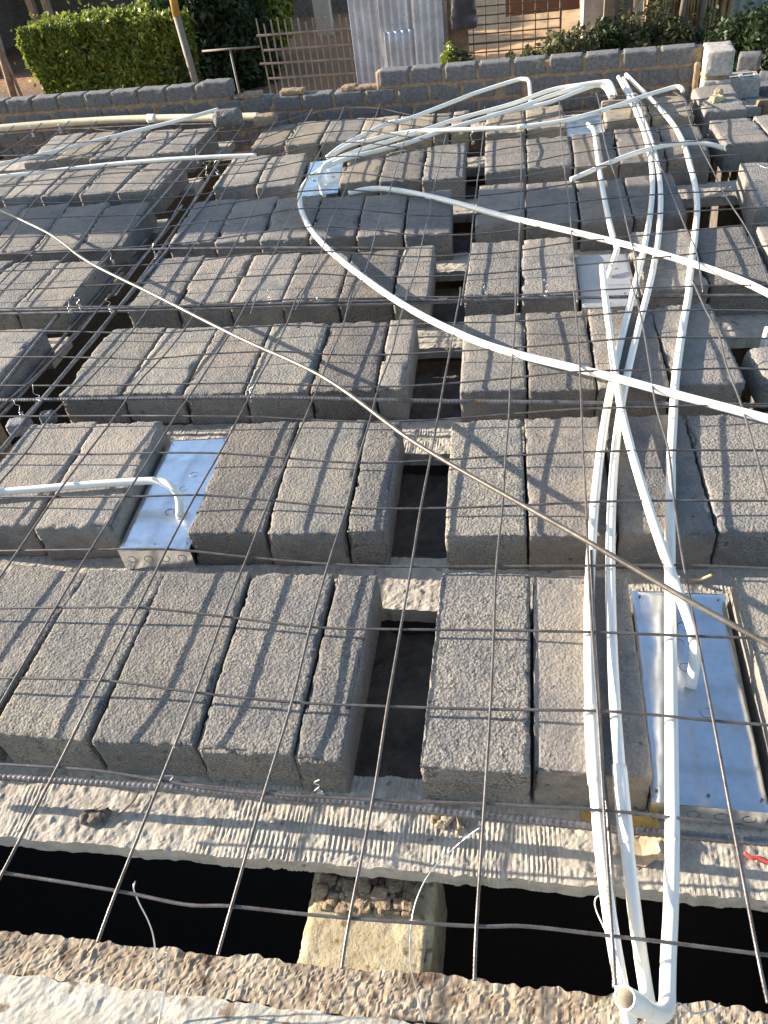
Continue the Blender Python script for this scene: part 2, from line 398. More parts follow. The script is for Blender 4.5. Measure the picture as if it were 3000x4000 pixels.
for k in range(8):
    if k == 0: x0, x1, y0, y1, res = -1.5, 1.3, -0.612, -0.435, 0.0026
    else: x0, x1, y0, y1, res = -1.45, 2.3, 0.6*(k-1)-0.008, 0.6*(k-1)+0.165, (0.004 if k < 3 else 0.01)
    if k == 7: y1 = 3.76
    if k: x0 = -1.42 if k in (2, 3) else -1.33
    v, f = slab_mesh(x0, x1, y0, y1, PZ-0.042, PZ, res, raked(20+k), 0.005 if k < 3 else 0.012)
    tag(mobj('lintel_beam', v, f, M['plank']), plank_lab[k], 'concrete beam', 'precast lintel beams under the blocks')
for k in range(3, 8):
    y0 = 0.6*(k-1)-0.008; v, f = slab_mesh(-4.6, -1.60, y0+0.02, y0+0.19+(0.05 if k == 7 else 0), PZ-0.042, PZ, 0.02, raked(40+k), 0.02)
    tag(mobj('lintel_beam', v, f, M['plank']), 'concrete lintel beam left of the dark beam trench at '+['front of the third', '', '', ''][0]+'' if False else
        'concrete lintel beam left of the dark beam trench, behind block row '+['two', 'three', 'four', 'five', 'six'][k-3], 'concrete beam', 'precast lintel beams left of the trench')

# dark stained board closing the narrow gap and the dividing walls under the trench
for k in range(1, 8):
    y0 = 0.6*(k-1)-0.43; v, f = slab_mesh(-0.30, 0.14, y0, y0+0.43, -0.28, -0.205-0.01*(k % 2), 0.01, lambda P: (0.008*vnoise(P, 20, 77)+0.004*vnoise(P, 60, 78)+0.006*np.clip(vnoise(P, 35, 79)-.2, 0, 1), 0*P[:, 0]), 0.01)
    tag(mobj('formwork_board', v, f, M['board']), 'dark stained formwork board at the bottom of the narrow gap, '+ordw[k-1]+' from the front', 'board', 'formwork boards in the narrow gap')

# ------------------------------------------------------------------ front ring beam and stone pier
def lumpy(seed, a1, a2):
    def fn(P):
        peb = np.clip(vnoise(P, 105, seed+7)-0.25, 0, 1)*np.clip(vnoise(P, 17, seed+8)+0.35, 0, 1)
        return (a1*0.7*vnoise(P, 28, seed)+a2*0.5*vnoise(P, 90, seed+1)+a2*0.7*vnoise(P, 230, seed+4)+a1*0.9*np.clip(vnoise(P, 9, seed+2), 0, 1)+a2*2.2*peb,
                0.008*vnoise(P*np.array([1, 0, 1]), 22, seed+3)+0.004*vnoise(P*np.array([1, 0, 1]), 80, seed+5))
    return fn
v, f = slab_mesh(-1.6, 1.3, -0.822, -0.75, -0.42, -0.205, 0.0036, lumpy(5, 0.0028, 0.0026))
rb = mobj('front_wall_top', v, f, M['earthmortar']); tag(rb, 'rough brown mortar bed along the near edge of the dark opening', 'mortar bed')
v, f = slab_mesh(-1.6, 1.3, -1.45, -0.82, -0.42, -0.202, 0.008, lumpy(9, 0.003, 0.0015))
tag(mobj('wall_slab', v, f, M['pale']), 'pale cream concrete wall top at the bottom edge of the picture', 'concrete wall')
pv, pf = rough_block(0.235, 0.30, 0.28, 0.010, 0.006, 71, 0.003, 0.012)
pier = mobj('stone_block', pv, pf, M['sandstone'], smooth=True, origin=(0, 0, 0)); pier.location = (-0.088, -0.68, -0.49)
tag(pier, 'yellow stone block bridging the dark opening below the front lintel beam', 'stone block')
parts = []
for k in range(90):
    r = random.uniform(0.004, 0.013); lv, lf = rough_block(r*2, r*1.8, r*1.4, r*0.3, r*0.4, 200+k, 0.006, 0.0)
    parts.append((lv+np.array([random.uniform(-0.185, -0.01), random.uniform(-0.655, -0.60), -0.216+random.uniform(0, 0.012)]), lf))
v, f = merge(parts); lumps = mobj('mortar_lumps', v, f, M['mortar'])
tag(lumps, 'brown mortar crumbs lying on the yellow stone block', 'mortar', kind='stuff')

# ------------------------------------------------------------------ slab blocks
BH = 0.122
TINTS = [(0.34, 0.322, 0.29), (0.31, 0.292, 0.265), (0.37, 0.345, 0.305), (0.30, 0.28, 0.25), (0.345, 0.33, 0.305)]
bcount = 0
def lay(BL, BR, FL, FR, label, z=0.0, tint=None, coarse=None, group='concrete slab blocks', h=BH, joint=0.006, extra=0.014):
    """one block from its four surveyed top corners"""
    global bcount; bcount += 1
    P = [atz(*p, z)[:2] for p in (BL, BR, FL, FR)]
    bm_, fm = (P[0]+P[1])/2, (P[2]+P[3])/2
    d = bm_-fm; Ln = np.linalg.norm(d); d /= Ln; nrm = np.array([d[1], -d[0]])
    wd = (abs(np.dot(P[1]-P[0], nrm))+abs(np.dot(P[3]-P[2], nrm)))/2-joint
    l_ = Ln+extra; c = (bm_+fm)/2-d*extra/2
    res = 0.0048 if c[1] < 0 else (0.0065 if c[1] < 0.8 else (0.009 if c[1] < 2 else 0.0115))
    sd = 300+bcount*7; cz = random.random() if coarse is None else coarse
    v, f = rough_block(wd, l_, h, 0.004, res, sd, 0.0007+0.0006*cz, 0.011 if c[1] < 2 else 0.012)
    o = mobj('concrete_block', v, f, M['block'], smooth=True, origin=(0, 0, 0))
    o.location = (c[0], c[1], z-h+random.uniform(-0.002, 0.002)); o.rotation_euler = (random.uniform(-.006, .006), random.uniform(-.008, .008), math.atan2(-d[0], d[1]))
    t = tint or random.choice(TINTS); g = random.uniform(0.86, 1.14)
    g *= 0.80; o.color = (t[0]*g, t[1]*g*1.005, t[2]*g*1.03, 0.35+0.65*cz)
    tag(o, label, 'concrete block', group); return o
RN2 = ['first', 'second', 'third', 'fourth', 'fifth', 'sixth', 'seventh']
RN = ['nearest', 'second', 'third', 'fourth', 'fifth', 'sixth', 'farthest']
def row(back, front, sec, r, tints=None, names=None, coarse=None):
    nn = len(back)-1
    for k in range(nn):
        pos = names[k] if names else ordw[k]
        lay(back[k], back[k+1], front[k], front[k+1], 'grey block, %s from left, %s row from front, %s' % (pos, RN2[r-1], sec),
            tint=tints[k] if tints else None, coarse=coarse[k] if coarse else None, group='slab blocks in the %s row of the %s' % (RN[r-1], sec))
MID, RGT, FAR, LFT = 'middle section', 'right section', 'right edge strip', 'left section'
G1, G2, G3, G4, G5 = (0.365, 0.35, 0.31), (0.325, 0.312, 0.285), (0.30, 0.28, 0.252), (0.315, 0.303, 0.285), (0.42, 0.37, 0.29)
row([(-240, 2200), (45, 2208), (348, 2218), (642, 2227), (981, 2232), (1311, 2241), (1483, 2241)],
    [(-850, 2770), (-460, 2800), (-50, 2840), (362, 2869), (769, 2895), (1144, 2932), (1338, 2950)], MID, 1, [G2, G2, G1, G2, G2, G2], coarse=[.8, .8, .9, .7, .9, .8])
row([(1721, 2227), (2076, 2243), (2458, 2254)], [(1636, 2969), (2079, 2996), (2553, 2990)], RGT, 1, [G2, G3], ['rough first', 'smooth brownish second'], [1.0, 0.1])
row([(2865, 2250), (3190, 2262)], [(3045, 2990), (3480, 3010)], FAR, 1, [G1])
row([(120, 1645), (377, 1648), (627, 1648)], [(-190, 2030), (130, 2046), (452, 2046)], MID+' before the box', 2)
row([(904, 1645), (1169, 1642), (1437, 1642), (1570, 1642)], [(732, 2064), (1036, 2064), (1348, 2064), (1512, 2058)], MID+' after the box', 2, [G3, G1, G2])
row([(1762, 1639), (2042, 1636), (2344, 1618), (2675, 1621), (3010, 1612)], [(1732, 2070), (2066, 2076), (2413, 2070), (2802, 2064), (3200, 2050)], RGT, 2, [G1, G3, G4, G2], coarse=[.9, .2, .2, .7])
row([(428, 1283), (657, 1277), (850, 1277), (1066, 1259), (1295, 1259), (1518, 1253), (1636, 1241)],
    [(235, 1536), (470, 1530), (717, 1524), (955, 1530), (1208, 1518), (1470, 1512), (1585, 1500)], MID, 3, [G2, G1, G3, G1, G3, G2])
row([(1808, 1226), (2045, 1220), (2289, 1211), (2545, 1193), (2766, 1184)], [(1793, 1512), (2063, 1512), (2331, 1506), (2618, 1500), (2928, 1482)], RGT, 3, [G2, G3, G3, G4])
row([(627, 1003), (805, 997), (988, 997), (1181, 985), (1374, 990), (1570, 967), (1702, 955)],
    [(494, 1187), (687, 1181), (898, 1175), (1099, 1169), (1322, 1163), (1533, 1155), (1678, 1165)], MID, 4)
row([(1841, 952), (2039, 931), (2241, 925)], [(1808, 1151), (2033, 1139), (2268, 1145)], RGT, 4)
row([(2458, 907), (2690, 895), (2907, 880)], [(2515, 1130), (2772, 1110), (3028, 1085)], RGT+' after the box', 4)
row([(765, 786), (922, 774), (1090, 765), (1259, 768), (1428, 759), (1597, 755), (1766, 738)],
    [(651, 949), (841, 936), (1015, 932), (1205, 924), (1389, 915), (1573, 912), (1769, 905)], MID, 5)
row([(1865, 722), (2057, 714), (2241, 705), (2434, 693), (2627, 672)], [(1856, 876), (2048, 865), (2271, 865), (2476, 853), (2687, 829)], RGT, 5)
row([(922, 611), (1054, 608), (1199, 596)], [(826, 725), (1000, 720), (1160, 725)], MID+' before the box', 6)
row([(1362, 623), (1506, 599), (1669, 569), (1826, 560)], [(1316, 713), (1482, 695), (1645, 701), (1814, 683)], MID+' after the box', 6, [G5, G3, G2])
row([(1892, 545), (2048, 539), (2229, 530), (2392, 509), (2570, 491), (2723, 473)], [(1892, 671), (2060, 654), (2241, 642), (2422, 642), (2603, 618), (2784, 606)], RGT, 6)
row([(1036, 487), (1160, 484), (1295, 463), (1431, 460), (1564, 451), (1705, 442), (1770, 436), (1838, 427)],
    [(985, 570), (1105, 563), (1244, 557), (1398, 535), (1549, 523), (1690, 515), (1755, 512), (1830, 503)], MID, 7, [G5, G5, G1, G5, G5, G2, G5])
row([(1900, 432), (2050, 425), (2199, 402)], [(1893, 520), (2055, 505), (2215, 485)], RGT+' before the box', 7, [G5, G5])
row([(2344, 386), (2518, 383), (2669, 365)], [(2362, 467), (2546, 461), (2717, 437)], RGT+' after the box', 7, [G5, G5])
row([(2702, 340), (2856, 328)], [(2747, 437), (2925, 419)], FAR, 7)
row([(2769, 473), (2940, 452), (3110, 435)], [(2832, 563), (3010, 540), (3190, 522)], FAR, 6)
row([(2886, 641), (3080, 625)], [(2949, 811), (3160, 800)], FAR, 5)
row([(2952, 887), (3160, 875)], [(3050, 1100), (3280, 1090)], FAR, 4)
row([(211, 524), (338, 518), (464, 512), (591, 507), (718, 503), (844, 499)], [(96, 635), (220, 620), (353, 614), (488, 611), (615, 600), (741, 581)], LFT, 7, [G2, G5, G2, G2, G2])
row([(-60, 690), (100, 682), (259, 671), (410, 656), (565, 641), (723, 626)], [(-130, 775), (18, 768), (163, 762), (313, 755), (461, 748), (615, 737)], LFT, 6)
row([(-60, 812), (100, 806), (265, 800), (422, 792), (588, 786)], [(-240, 990), (-60, 985), (121, 979), (301, 973), (482, 960)], LFT, 5)
row([(-120, 1022), (55, 1020), (235, 1018), (410, 1018)], [(-350, 1210), (-150, 1205), (54, 1199), (259, 1187)], LFT, 4)
row([(-240, 1288), (-40, 1285), (163, 1283)], [(-520, 1510), (-290, 1505), (-30, 1505)], LFT, 3)

# ------------------------------------------------------------------ galvanised boxes
def ring(cx, cy, z, r, axis='z', n=14, th=0.0009, frac=0.85, rot=0.0):
    a = np.linspace(rot, rot+2*math.pi*frac, n)
    if axis == 'z': C = np.stack([cx+r*np.cos(a), cy+r*np.sin(a), np.full(n, z)], 1)
    else: C = np.stack([cx+r*np.cos(a), np.full(n, cy), z+r*np.sin(a)], 1)
    return tube(C, th, 4)
def metal_box(BL, BR, FL, FR, z, depth, label, holes=(), fholes=0, extra=0.0, m='galv'):
    P = [atz(*p, z)[:2] for p in (BL, BR, FL, FR)]
    bm_, fm = (P[0]+P[1])/2, (P[2]+P[3])/2; d = bm_-fm; Ln = np.linalg.norm(d)+extra; d /= np.linalg.norm(d)
    wd = (np.linalg.norm(P[1]-P[0])+np.linalg.norm(P[3]-P[2]))/2; c = (bm_+fm)/2-d*extra/2
    t = empty('junction_box', (0, 0, 0))
    # top sheet, gently dented
    nx, ny = 24, 60
    X, Y = np.meshgrid(np.linspace(-wd/2, wd/2, nx+1), np.linspace(-Ln/2, Ln/2, ny+1)); Q = np.stack([X.ravel(), Y.ravel(), 0*X.ravel()], 1)
    Q[:, 2] = depth+0.0016*vnoise(Q, 9, int(c[0]*50)+60)+0.0005*vnoise(Q, 40, 3)
    ed = np.maximum(np.abs(Q[:, 0])/(wd/2), np.abs(Q[:, 1])/(Ln/2)); Q[:, 2] -= 0.003*np.clip((ed-0.96)/0.04, 0, 1)**2
    q = (np.arange(ny)[:, None]*(nx+1)+np.arange(nx)[None]).ravel()
    def add(name, V, Fc, mat, smooth=False):
        o = mobj(name, V, Fc, mat, t, smooth, origin=(0, 0, 0)); return o
    add('top_sheet', Q, np.stack([q, q+1, q+nx+2, q+nx+1], 1), M[m], True)
    e = 0.0012
    for nm, a in (('side_plate', (-wd/2, -wd/2+e, -Ln/2+.002, Ln/2-.002, 0, depth-.0045)), ('side_plate', (wd/2-e, wd/2, -Ln/2+.002, Ln/2-.002, 0, depth-.0045)),
                  ('end_plate', (-wd/2, wd/2, -Ln/2, -Ln/2+e, 0, depth-.0042)), ('end_plate', (-wd/2, wd/2, Ln/2-e, Ln/2, 0, depth-.0042))):
        v, f = box(*a); add(nm, v, f, M['galv'])
    for (hx, hy, r) in holes:
        v, f = ring(hx*wd, hy*Ln, depth+0.0006, r, frac=0.8, rot=random.uniform(0, 6)); add('knockout', v, f, M['knock'], True)
    for k in range(fholes):
        v, f = ring((-0.5+(k+0.6)/(fholes+0.2))*wd, -Ln/2-0.0004, depth*0.5, 0.011, 'y', frac=0.8, rot=random.uniform(0, 6)); add('knockout', v, f, M['knock'], True)
    for (hx, hy) in ((-.45, -.46), (0, -.46), (.45, -.46), (.42, .46), (-.42, .46)):
        a = np.arange(8)/8*2*math.pi; v = np.stack([hx*wd+.003*np.cos(a), hy*Ln+.003*np.sin(a), np.full(8, depth+0.0022)], 1)
        add('screw_hole', v, [tuple(range(8))], M['knock'])
    t.location = (c[0], c[1], z-depth); t.rotation_euler = (0, 0, math.atan2(-d[0], d[1]))
    for ch in t.children: pass
    tag(t, label, 'metal box', 'galvanised metal ceiling boxes'); return t
metal_box((2463, 2308), (2834, 2313), (2553, 3140), (3000, 3160), -0.05, 0.066, 'large galvanised steel box at right in the nearest row, two white pipes over it',
          ((-.08, .21, .012), (-.04, .09, .010), (.1, -.12, .011), (0.0, .3, .012)), 4)
metal_box((672, 1711), (890, 1711), (452, 2145), (744, 2145), -0.045, 0.072, 'bright galvanised steel box with a white pipe elbow on it, second row left',
          ((.15, .13, .011), (.08, .0, .010), (0.02, -.2, .012)), 4)
metal_box((2250, 991), (2446, 997), (2271, 1199), (2506, 1193), -0.035, 0.08, 'dull galvanised box with dark round holes in the fourth row beside crossing pipes',
          ((0, .2, .008), (.2, .2, .008), (-.05, 0, .008), (.3, -.3, .008)), 3, m='galv_dull')
metal_box((1214, 622), (1340, 624), (1178, 762), (1313, 757), -0.03, 0.085, 'galvanised box where several white pipes end, sixth row of the middle section',
          ((-.2, -.1, .009), (.3, -.05, .009)), 3)
metal_box((2205, 455), (2345, 440), (2214, 535), (2370, 520), -0.03, 0.085, 'small galvanised box with dark holes in the farthest row of the right section',
          ((-.25, .1, .012), (0, .1, .012), (-.25, -.15, .012), (0, -.15, .012)), 2)

# ------------------------------------------------------------------ reinforcing mesh
def zfield(X, Y):
    z = float(np.interp(X, [-1.6, -1.2, -1.0, -.75, -.45, -.25, .1, .35, .6, 1.2], [.034, .030, .031, .041, .027, .022, .019, .031, .033, .03]))
    z += 0.036*math.exp(-((X-.42)**2+(Y-.85)**2)/.16)
    z += 0.014*(1/(1+math.exp(-(Y-1.3)*4)))
    if Y < -0.48: z -= 0.012
    return max(z, 0.016)
def wire_fit(pts, wgt=0.25):
    W = np.array([atz(x, y, 0.045) for x, y in pts]); W = np.array([atz(x, y, zfield(*q[:2])) for (x, y), q in zip(pts, W)])
    A = np.stack([W[:, 0], np.ones(len(W))], 1); a, b = np.linalg.lstsq(A, W[:, 1], rcond=None)[0]
    out = []
    for (x, y), q in zip(pts, W):
        d = ray(x, y); t = (a*CAMP[0]+b-CAMP[1])/(d[1]-a*d[0]); zs = CAMP[2]+t*d[2]
        z = q[2]+wgt*max(-0.06, min(0.07, zs-q[2])); z = max(z, 0.016 if q[1] > -0.5 else -0.02)
        out.append(atz(x, y, z))
    return np.array(out)
def interp_at(pts3, pts2, x):
    xs = [p[0] for p in pts2]
    if x < xs[0]:
        t = (x-xs[0])/(xs[1]-xs[0]); return pts3[0]+(pts3[1]-pts3[0])*t
    for k in range(len(xs)-1):
        if x <= xs[k+1]:
            t = (x-xs[k])/(xs[k+1]-xs[k]); return pts3[k]*(1-t)+pts3[k+1]*t
    t = (x-xs[-1])/(xs[-2]-xs[-1]); return pts3[-1]+(pts3[-2]-pts3[-1])*t
NEAR = [ # cross wires of the near sheet, nearest first
 [(0,3407),(452,3479),(723,3533),(904,3540),(1221,3574),(1500,3597),(1862,3618),(2061,3619),(2386,3656),(2621,3683),(3000,3731)],
 [(0,2985),(362,3009),(633,3050),(904,3091),(1500,3127),(1889,3140),(2368,3167),(2630,3194),(3000,3233)],
 [(0,2648),(407,2659),(769,2706),(1139,2743),(1500,2759),(1916,2771),(2377,2779),(2784,2815),(3000,2833)],
 [(0,2376),(452,2372),(633,2381),(886,2410),(1212,2449),(1500,2458),(1934,2462),(2368,2471),(2712,2485),(3000,2494)],
 [(0,2152),(362,2147),(663,2146),(964,2176),(1286,2203),(1609,2214),(1940,2212),(2298,2210),(2663,2208),(3000,2221)],
 [(0,1941),(495,1940),(770,1934),(1000,1950),(1356,1983),(1645,1986),(1964,1977),(2289,1962),(2536,1956),(3000,1956)],
 [(0,1772),(344,1775),(603,1769),(862,1771),(1127,1790),(1398,1808),(1681,1799),(1976,1781),(2277,1766),(2609,1759),(3000,1759)],
 [(0,1627),(458,1624),(693,1625),(1000,1629),(1193,1639),(1446,1648),(1711,1639),(1989,1618),(2271,1597),(2561,1590),(2892,1580),(3000,1579)],
 [(0,1506),(332,1506),(524,1503),(778,1499),(1000,1496),(1247,1506),(1482,1511),(1735,1499),(2000,1476),(2265,1451),(2536,1446),(2838,1439),(3000,1443)],
 [(0,1395),(229,1395),(434,1399),(573,1403),(814,1383),(1072,1373),(1295,1385),(1530,1385),(1759,1373),(2000,1359),(2259,1338),(2512,1319),(2784,1319),(3000,1322)],
 [(0,1295),(217,1294),(386,1298),(603,1301),(814,1288),(1121,1271),(1338,1278),(1567,1270),(1778,1261),(2000,1256),(2253,1237),(2494,1217),(2747,1211),(3000,1214)],
 [(0,1205),(223,1199),(591,1196),(778,1192),(1000,1180),(1163,1168),(1386,1166),(1585,1160),(1790,1160),(2000,1154),(2241,1139),(2476,1126),(2711,1118),(3000,1112)]]
# crossings of the lengthwise wires (pixel x on cross wires 0..11, None = off), wire by wire
NX = {  # per cross wire, left to right
 0: [None,None,None,None,18,461,909,1370,1862,2390,2956],
 1: [None,None,None,None,231,633,1040,1460,1893,2359,2861],
 2: [None,None,None,68,398,769,1144,1516,1916,2336,2784],
 3: [None,None,-80,228,543,877,1216,1568,1930,2314,2721],
 4: [None,-200,81,362,657,970,1286,1609,1940,2298,2669],
 5: [-300,-40,226,494,769,1057,1356,1645,1964,2289,2633,3000],
 6: [-145,105,344,603,862,1127,1398,1681,1976,2277,2609,2946],
 7: [-30,211,458,693,940,1193,1446,1711,1989,2271,2561,2892],
 8: [110,332,540,778,1005,1247,1482,1735,1995,2265,2539,2838],
 9: [226,434,639,853,1072,1295,1530,1759,2006,2259,2518,2808],
 10: [320,518,723,916,1121,1341,1558,1778,2012,2250,2497,2753],
 11: [400,594,785,972,1160,1368,1590,1797,2015,2241,2470,2711]}
TIP_TOP = [(430,1150),(640,1160),(820,1150),(1000,1135),(1185,1125),(1385,1130),(1594,1120),(1799,1123),(2015,1123),(2241,1108),(2464,1093),(2700,1100)]
TIP_BOT = [None,None,None,None,None,(380,3683),(850,3732),(1334,3785),(1853,3832),(2404,3850),(3000,3920)]
def cross_obj(root, P3, r, pfx='cross_wire', near=True):
    P3 = P3.copy()
    near = near and P3[:, 1].mean() < 0.75
    C = crom(P3, 0.0024 if near else 0.03)
    C = C+0.0
    v, f = tube(C, r, 8 if near else 6, rib=0.16 if near else 0, pitch=0.0062); return pobj('wire', v, f, M['rebar'], root, True)
def zoff(P, dz): Q = np.array(P, float); Q[:, 2] += dz; return Q
near = empty('mesh_sheet', (0, 0, 0))
tag(near, 'welded steel mesh sheet with ribbed wires over the near half of the slab', 'steel mesh', 'welded reinforcing mesh sheets')
N3 = [wire_fit(w_, 0.15) for w_ in NEAR]
for k, P in enumerate(N3):
    ext0 = P[0]+(P[0]-P[1])*0.4; ext1 = P[-1]+(P[-1]-P[-2])*0.5
    cross_obj(near, np.vstack([ext0, P, ext1]), 0.0027)
for c in range(12):
    pts = []
    for k in range(12):
        xs = NX[k]
        if c < len(xs) and xs[c] is not None:
            p = interp_at(N3[k], NEAR[k], xs[c]).copy(); p[2] += 0.005; pts.append(p)
    if c < len(TIP_BOT) and TIP_BOT[c]:
        pts = [atz(*TIP_BOT[c], -0.02)]+pts
        if len(pts) > 2: pts[0][2] = max(-0.03, pts[1][2]-0.015); pts[0] = atz(*TIP_BOT[c], pts[0][2])
    else: pts = [pts[0]+(pts[0]-pts[1])*0.6]+pts
    pts.append(atz(*TIP_TOP[c], pts[-1][2]))
    P = np.array(pts); ns = P[:, 1] < 0.9
    C = crom(P, lambda p: 0.0024 if p[1] < 0.9 else 0.02)
    v, f = tube(C, 0.0027, 8, rib=0.14, pitch=0.0062); pobj('wire', v, f, M['rebar'], near, True)

FARW = [
 [(0,1133),(229,1124),(446,1111),(645,1102),(844,1090),(1000,1078),(1217,1069),(1416,1080),(1615,1081),(1814,1075),(2000,1060),(2244,1037),(2476,1016),(2711,991),(2940,967),(3080,950)],
 [(0,1060),(398,1042),(536,1036),(729,1024),(1000,991),(1253,982),(1446,994),(1639,1003),(1832,994),(2000,982),(2235,946),(2458,925),(2663,904),(2904,880),(3050,868)],
 [(0,994),(145,982),(446,970),(500,967),(753,945),(1000,911),(1199,887),(1386,891),(1567,912),(1657,920),(1844,915),(2000,900),(2229,868),(2446,844),(2651,829),(2856,817),(3020,808)],
 [(0,927),(133,924),(338,912),(524,900),(784,870),(1000,843),(1139,818),(1313,813),(1494,828),(1675,843),(1850,837),(2036,814),(2223,792),(2428,771),(2621,756),(2814,747),(2960,742)],
 [(0,861),(229,849),(416,843),(585,837),(826,804),(1000,777),(1157,750),(1338,741),(1518,756),(1687,773),(1859,765),(2036,747),(2217,720),(2410,696),(2591,678),(2784,672),(2910,668)],
 [(0,795),(241,792),(470,783),(639,774),(808,756),(1000,719),(1211,683),(1374,674),(1536,695),(1699,713),(1868,704),(2036,690),(2208,660),(2386,645),(2561,631),(2753,612),(2880,604)],
 [(0,729),(115,722),(344,716),(669,713),(844,686),(1000,668),(1235,620),(1392,611),(1555,632),(1717,653),(1874,653),(2036,640),(2199,606),(2368,582),(2542,563),(2723,551),(2840,545)],
 [(0,668),(301,662),(446,659),(705,662),(874,644),(1000,623),(1265,563),(1416,558),(1573,578),(1723,596),(1880,596),(2000,575),(2193,551),(2356,527),(2524,512),(2699,491),(2820,478)],
 [(0,608),(241,605),(362,611),(633,614),(802,611),(1000,587),(1145,539),(1289,515),(1446,512),(1585,533),(1738,551),(1886,545),(2036,530),(2189,505),(2348,482),(2512,458),(2682,432),(2790,420)],
 [(18,581),(151,569),(313,556),(416,551),(530,552),(693,563),(808,560),(1000,545),(1175,487),(1325,469),(1458,469),(1603,490),(1747,502),(1889,499),(2036,479),(2187,443),(2344,431),(2506,413),(2675,395),(2770,385)],
 [(60,520),(217,505),(338,502),(452,512),(585,515),(856,515),(1006,497),(1120,470),(1241,438),(1350,422),(1480,424),(1621,451),(1760,452),(1894,440),(2036,422),(2184,395),(2332,377),(2494,374),(2700,372)]]
FX = [ # crossings on the far sheet wires 0..10 for the ten wires right of centre
 [1030,1220,1422,1618,1820,2024,2244,2482,2720,2949],[1075,1259,1449,1639,1838,2027,2235,2458,2681,2904],[1112,1286,1473,1657,1844,2030,2229,2440,2651,2862],
 [1151,1319,1497,1678,1850,2036,2223,2422,2621,2820],[1181,1350,1521,1687,1859,2036,2211,2404,2591,2784],[1208,1374,1539,1702,1866,2036,2205,2386,2561,2753],
 [1238,1398,1558,1717,1874,2036,2199,2368,2542,2723],[1268,1422,1573,1726,1880,2036,2193,2356,2524,2699],[1295,1443,1588,1738,1886,2036,2189,2348,2512,2682],
 [1325,1464,1606,1747,1890,2036,2187,2344,2506,2675],[1345,1480,1616,1754,1893,2036,2184,2332,2490,2645]]
FT = [(1356,415),(1488,400),(1623,424),(1758,427),(1894,415),(2036,395),(2181,386),(2327,364),(2476,364),(2624,355)]
FB = [(980,1225),(1157,1208),(1356,1214),(1579,1187),(1802,1193),(2024,1193),(2256,1181),(2494,1160),(2747,1142),(3010,1130)]
far = empty('mesh_sheet', (0, 0, 0))
tag(far, 'welded steel mesh sheet, wavy and thin looking, over the far half of the slab', 'steel mesh', 'welded reinforcing mesh sheets')
F3 = [wire_fit(w_, 0.55) for w_ in FARW]
for P in F3: cross_obj(far, np.vstack([P[0]+(P[0]-P[1])*0.6, P]), 0.0028, near=False)
for c in range(10):
    pts = [atz(*FB[c], 0.05)]
    for k in range(11):
        p = interp_at(F3[k], FARW[k], FX[k][c]).copy(); p[2] += 0.005; pts.append(p)
    pts.append(atz(*FT[c], pts[-1][2])); pts[0] = atz(*FB[c], pts[1][2])
    v, f = tube(crom(np.array(pts), 0.025), 0.0028, 6); pobj('wire', v, f, M['rebar'], far, True)
# lengthwise wires further left continue the 0.2 m spacing of the sheet
for m_ in range(1, 12):
    pts = []
    for k in range(11):
        a = interp_at(F3[k], FARW[k], FX[k][0]); b = interp_at(F3[k], FARW[k], FX[k][1])
        Xw = a[0]-(b[0]-a[0])*m_
        P = F3[k]; 
        if Xw < P[0][0]-0.4: continue
        o = np.argsort(P[:, 0]); y = np.interp(Xw, P[o, 0], P[o, 1]); z = np.interp(Xw, P[o, 0], P[o, 2]); pts.append((Xw, y, z+0.005))
    if len(pts) < 2: continue
    P = np.array(pts); P = np.vstack([P[0]+(P[0]-P[1])*0.62, P, P[-1]+(P[-1]-P[-2])*0.5])
    P = smooth_pts(P, 1)
    v, f = tube(crom(P, 0.025), 0.0028, 6); pobj('wire', v, f, M['rebar'], far, True)

# ------------------------------------------------------------------ loose ribbed bars and the bent rod
def path(pts, z):
    if np.isscalar(z): z = [z]*len(pts)
    elif len(z) != len(pts): z = np.interp(np.linspace(0, 1, len(pts)), np.linspace(0, 1, len(z)), z)
    return np.array([atz(x, y, q) for (x, y), q in zip(pts, z)])
def bar(pts, z, r, label, mat='bar', rib=0.14, pitch=0.011, step=0.0035, ext=(0, 0), grp=None, cat='rebar', seg=10, name='reinforcing_bar'):
    P = path(pts, z)
    if ext[0]: P = np.vstack([P[0]+(P[0]-P[1])*ext[0], P])
    if ext[1]: P = np.vstack([P, P[-1]+(P[-1]-P[-2])*ext[1]])
    P = smooth_pts(P, 1)
    v, f = tube(crom(P, step), r, seg, rib=rib, pitch=pitch, twist=1)
    return tag(mobj(name, v, f, M[mat], smooth=True), label, cat, grp)
GB = 'thick ribbed reinforcing bars laid between the blocks'
bar([(0,3034),(362,3056),(678,3074),(1040,3104),(1500,3145),(1862,3185),(2314,3226),(2630,3262),(3000,3289)], -0.045, 0.0074, 'thick ribbed reinforcing bar lying along the front lintel beam, tied with silver wire', ext=(1, 1), grp=GB)
bar([(633,3052),(904,3088),(1252,3108),(1500,3134),(1700,3150)], -0.044, 0.0045, 'thinner ribbed bar tied onto the thick bar at the front lintel beam', ext=(0, 0), grp=GB, pitch=.008)
bar([(0,1564),(301,1561),(663,1552),(976,1551),(1241,1555),(1476,1564),(1723,1567),(2000,1570),(2338,1576),(2650,1578),(3000,1585)], 0.0, 0.0062, 'thick ribbed bar running left to right in front of the third block row', ext=(1, 1), grp=GB)
bar([(0,1226),(434,1216),(681,1210),(1000,1200),(1250,1193),(1518,1188),(1784,1178),(2000,1169),(2259,1160),(2964,1154)], 0.0, 0.0058, 'ribbed bar running left to right in front of the fourth block row', rib=.1, step=.005, ext=(.5, 1), grp=GB)
bar([(0,1212),(434,1207),(900,1192),(1250,1180),(1600,1172),(1850,1172)], 0.01, 0.004, 'thin bar lying close behind the ribbed bar at the fourth block row', rib=.1, step=.005, ext=(.5, 0), grp=GB)
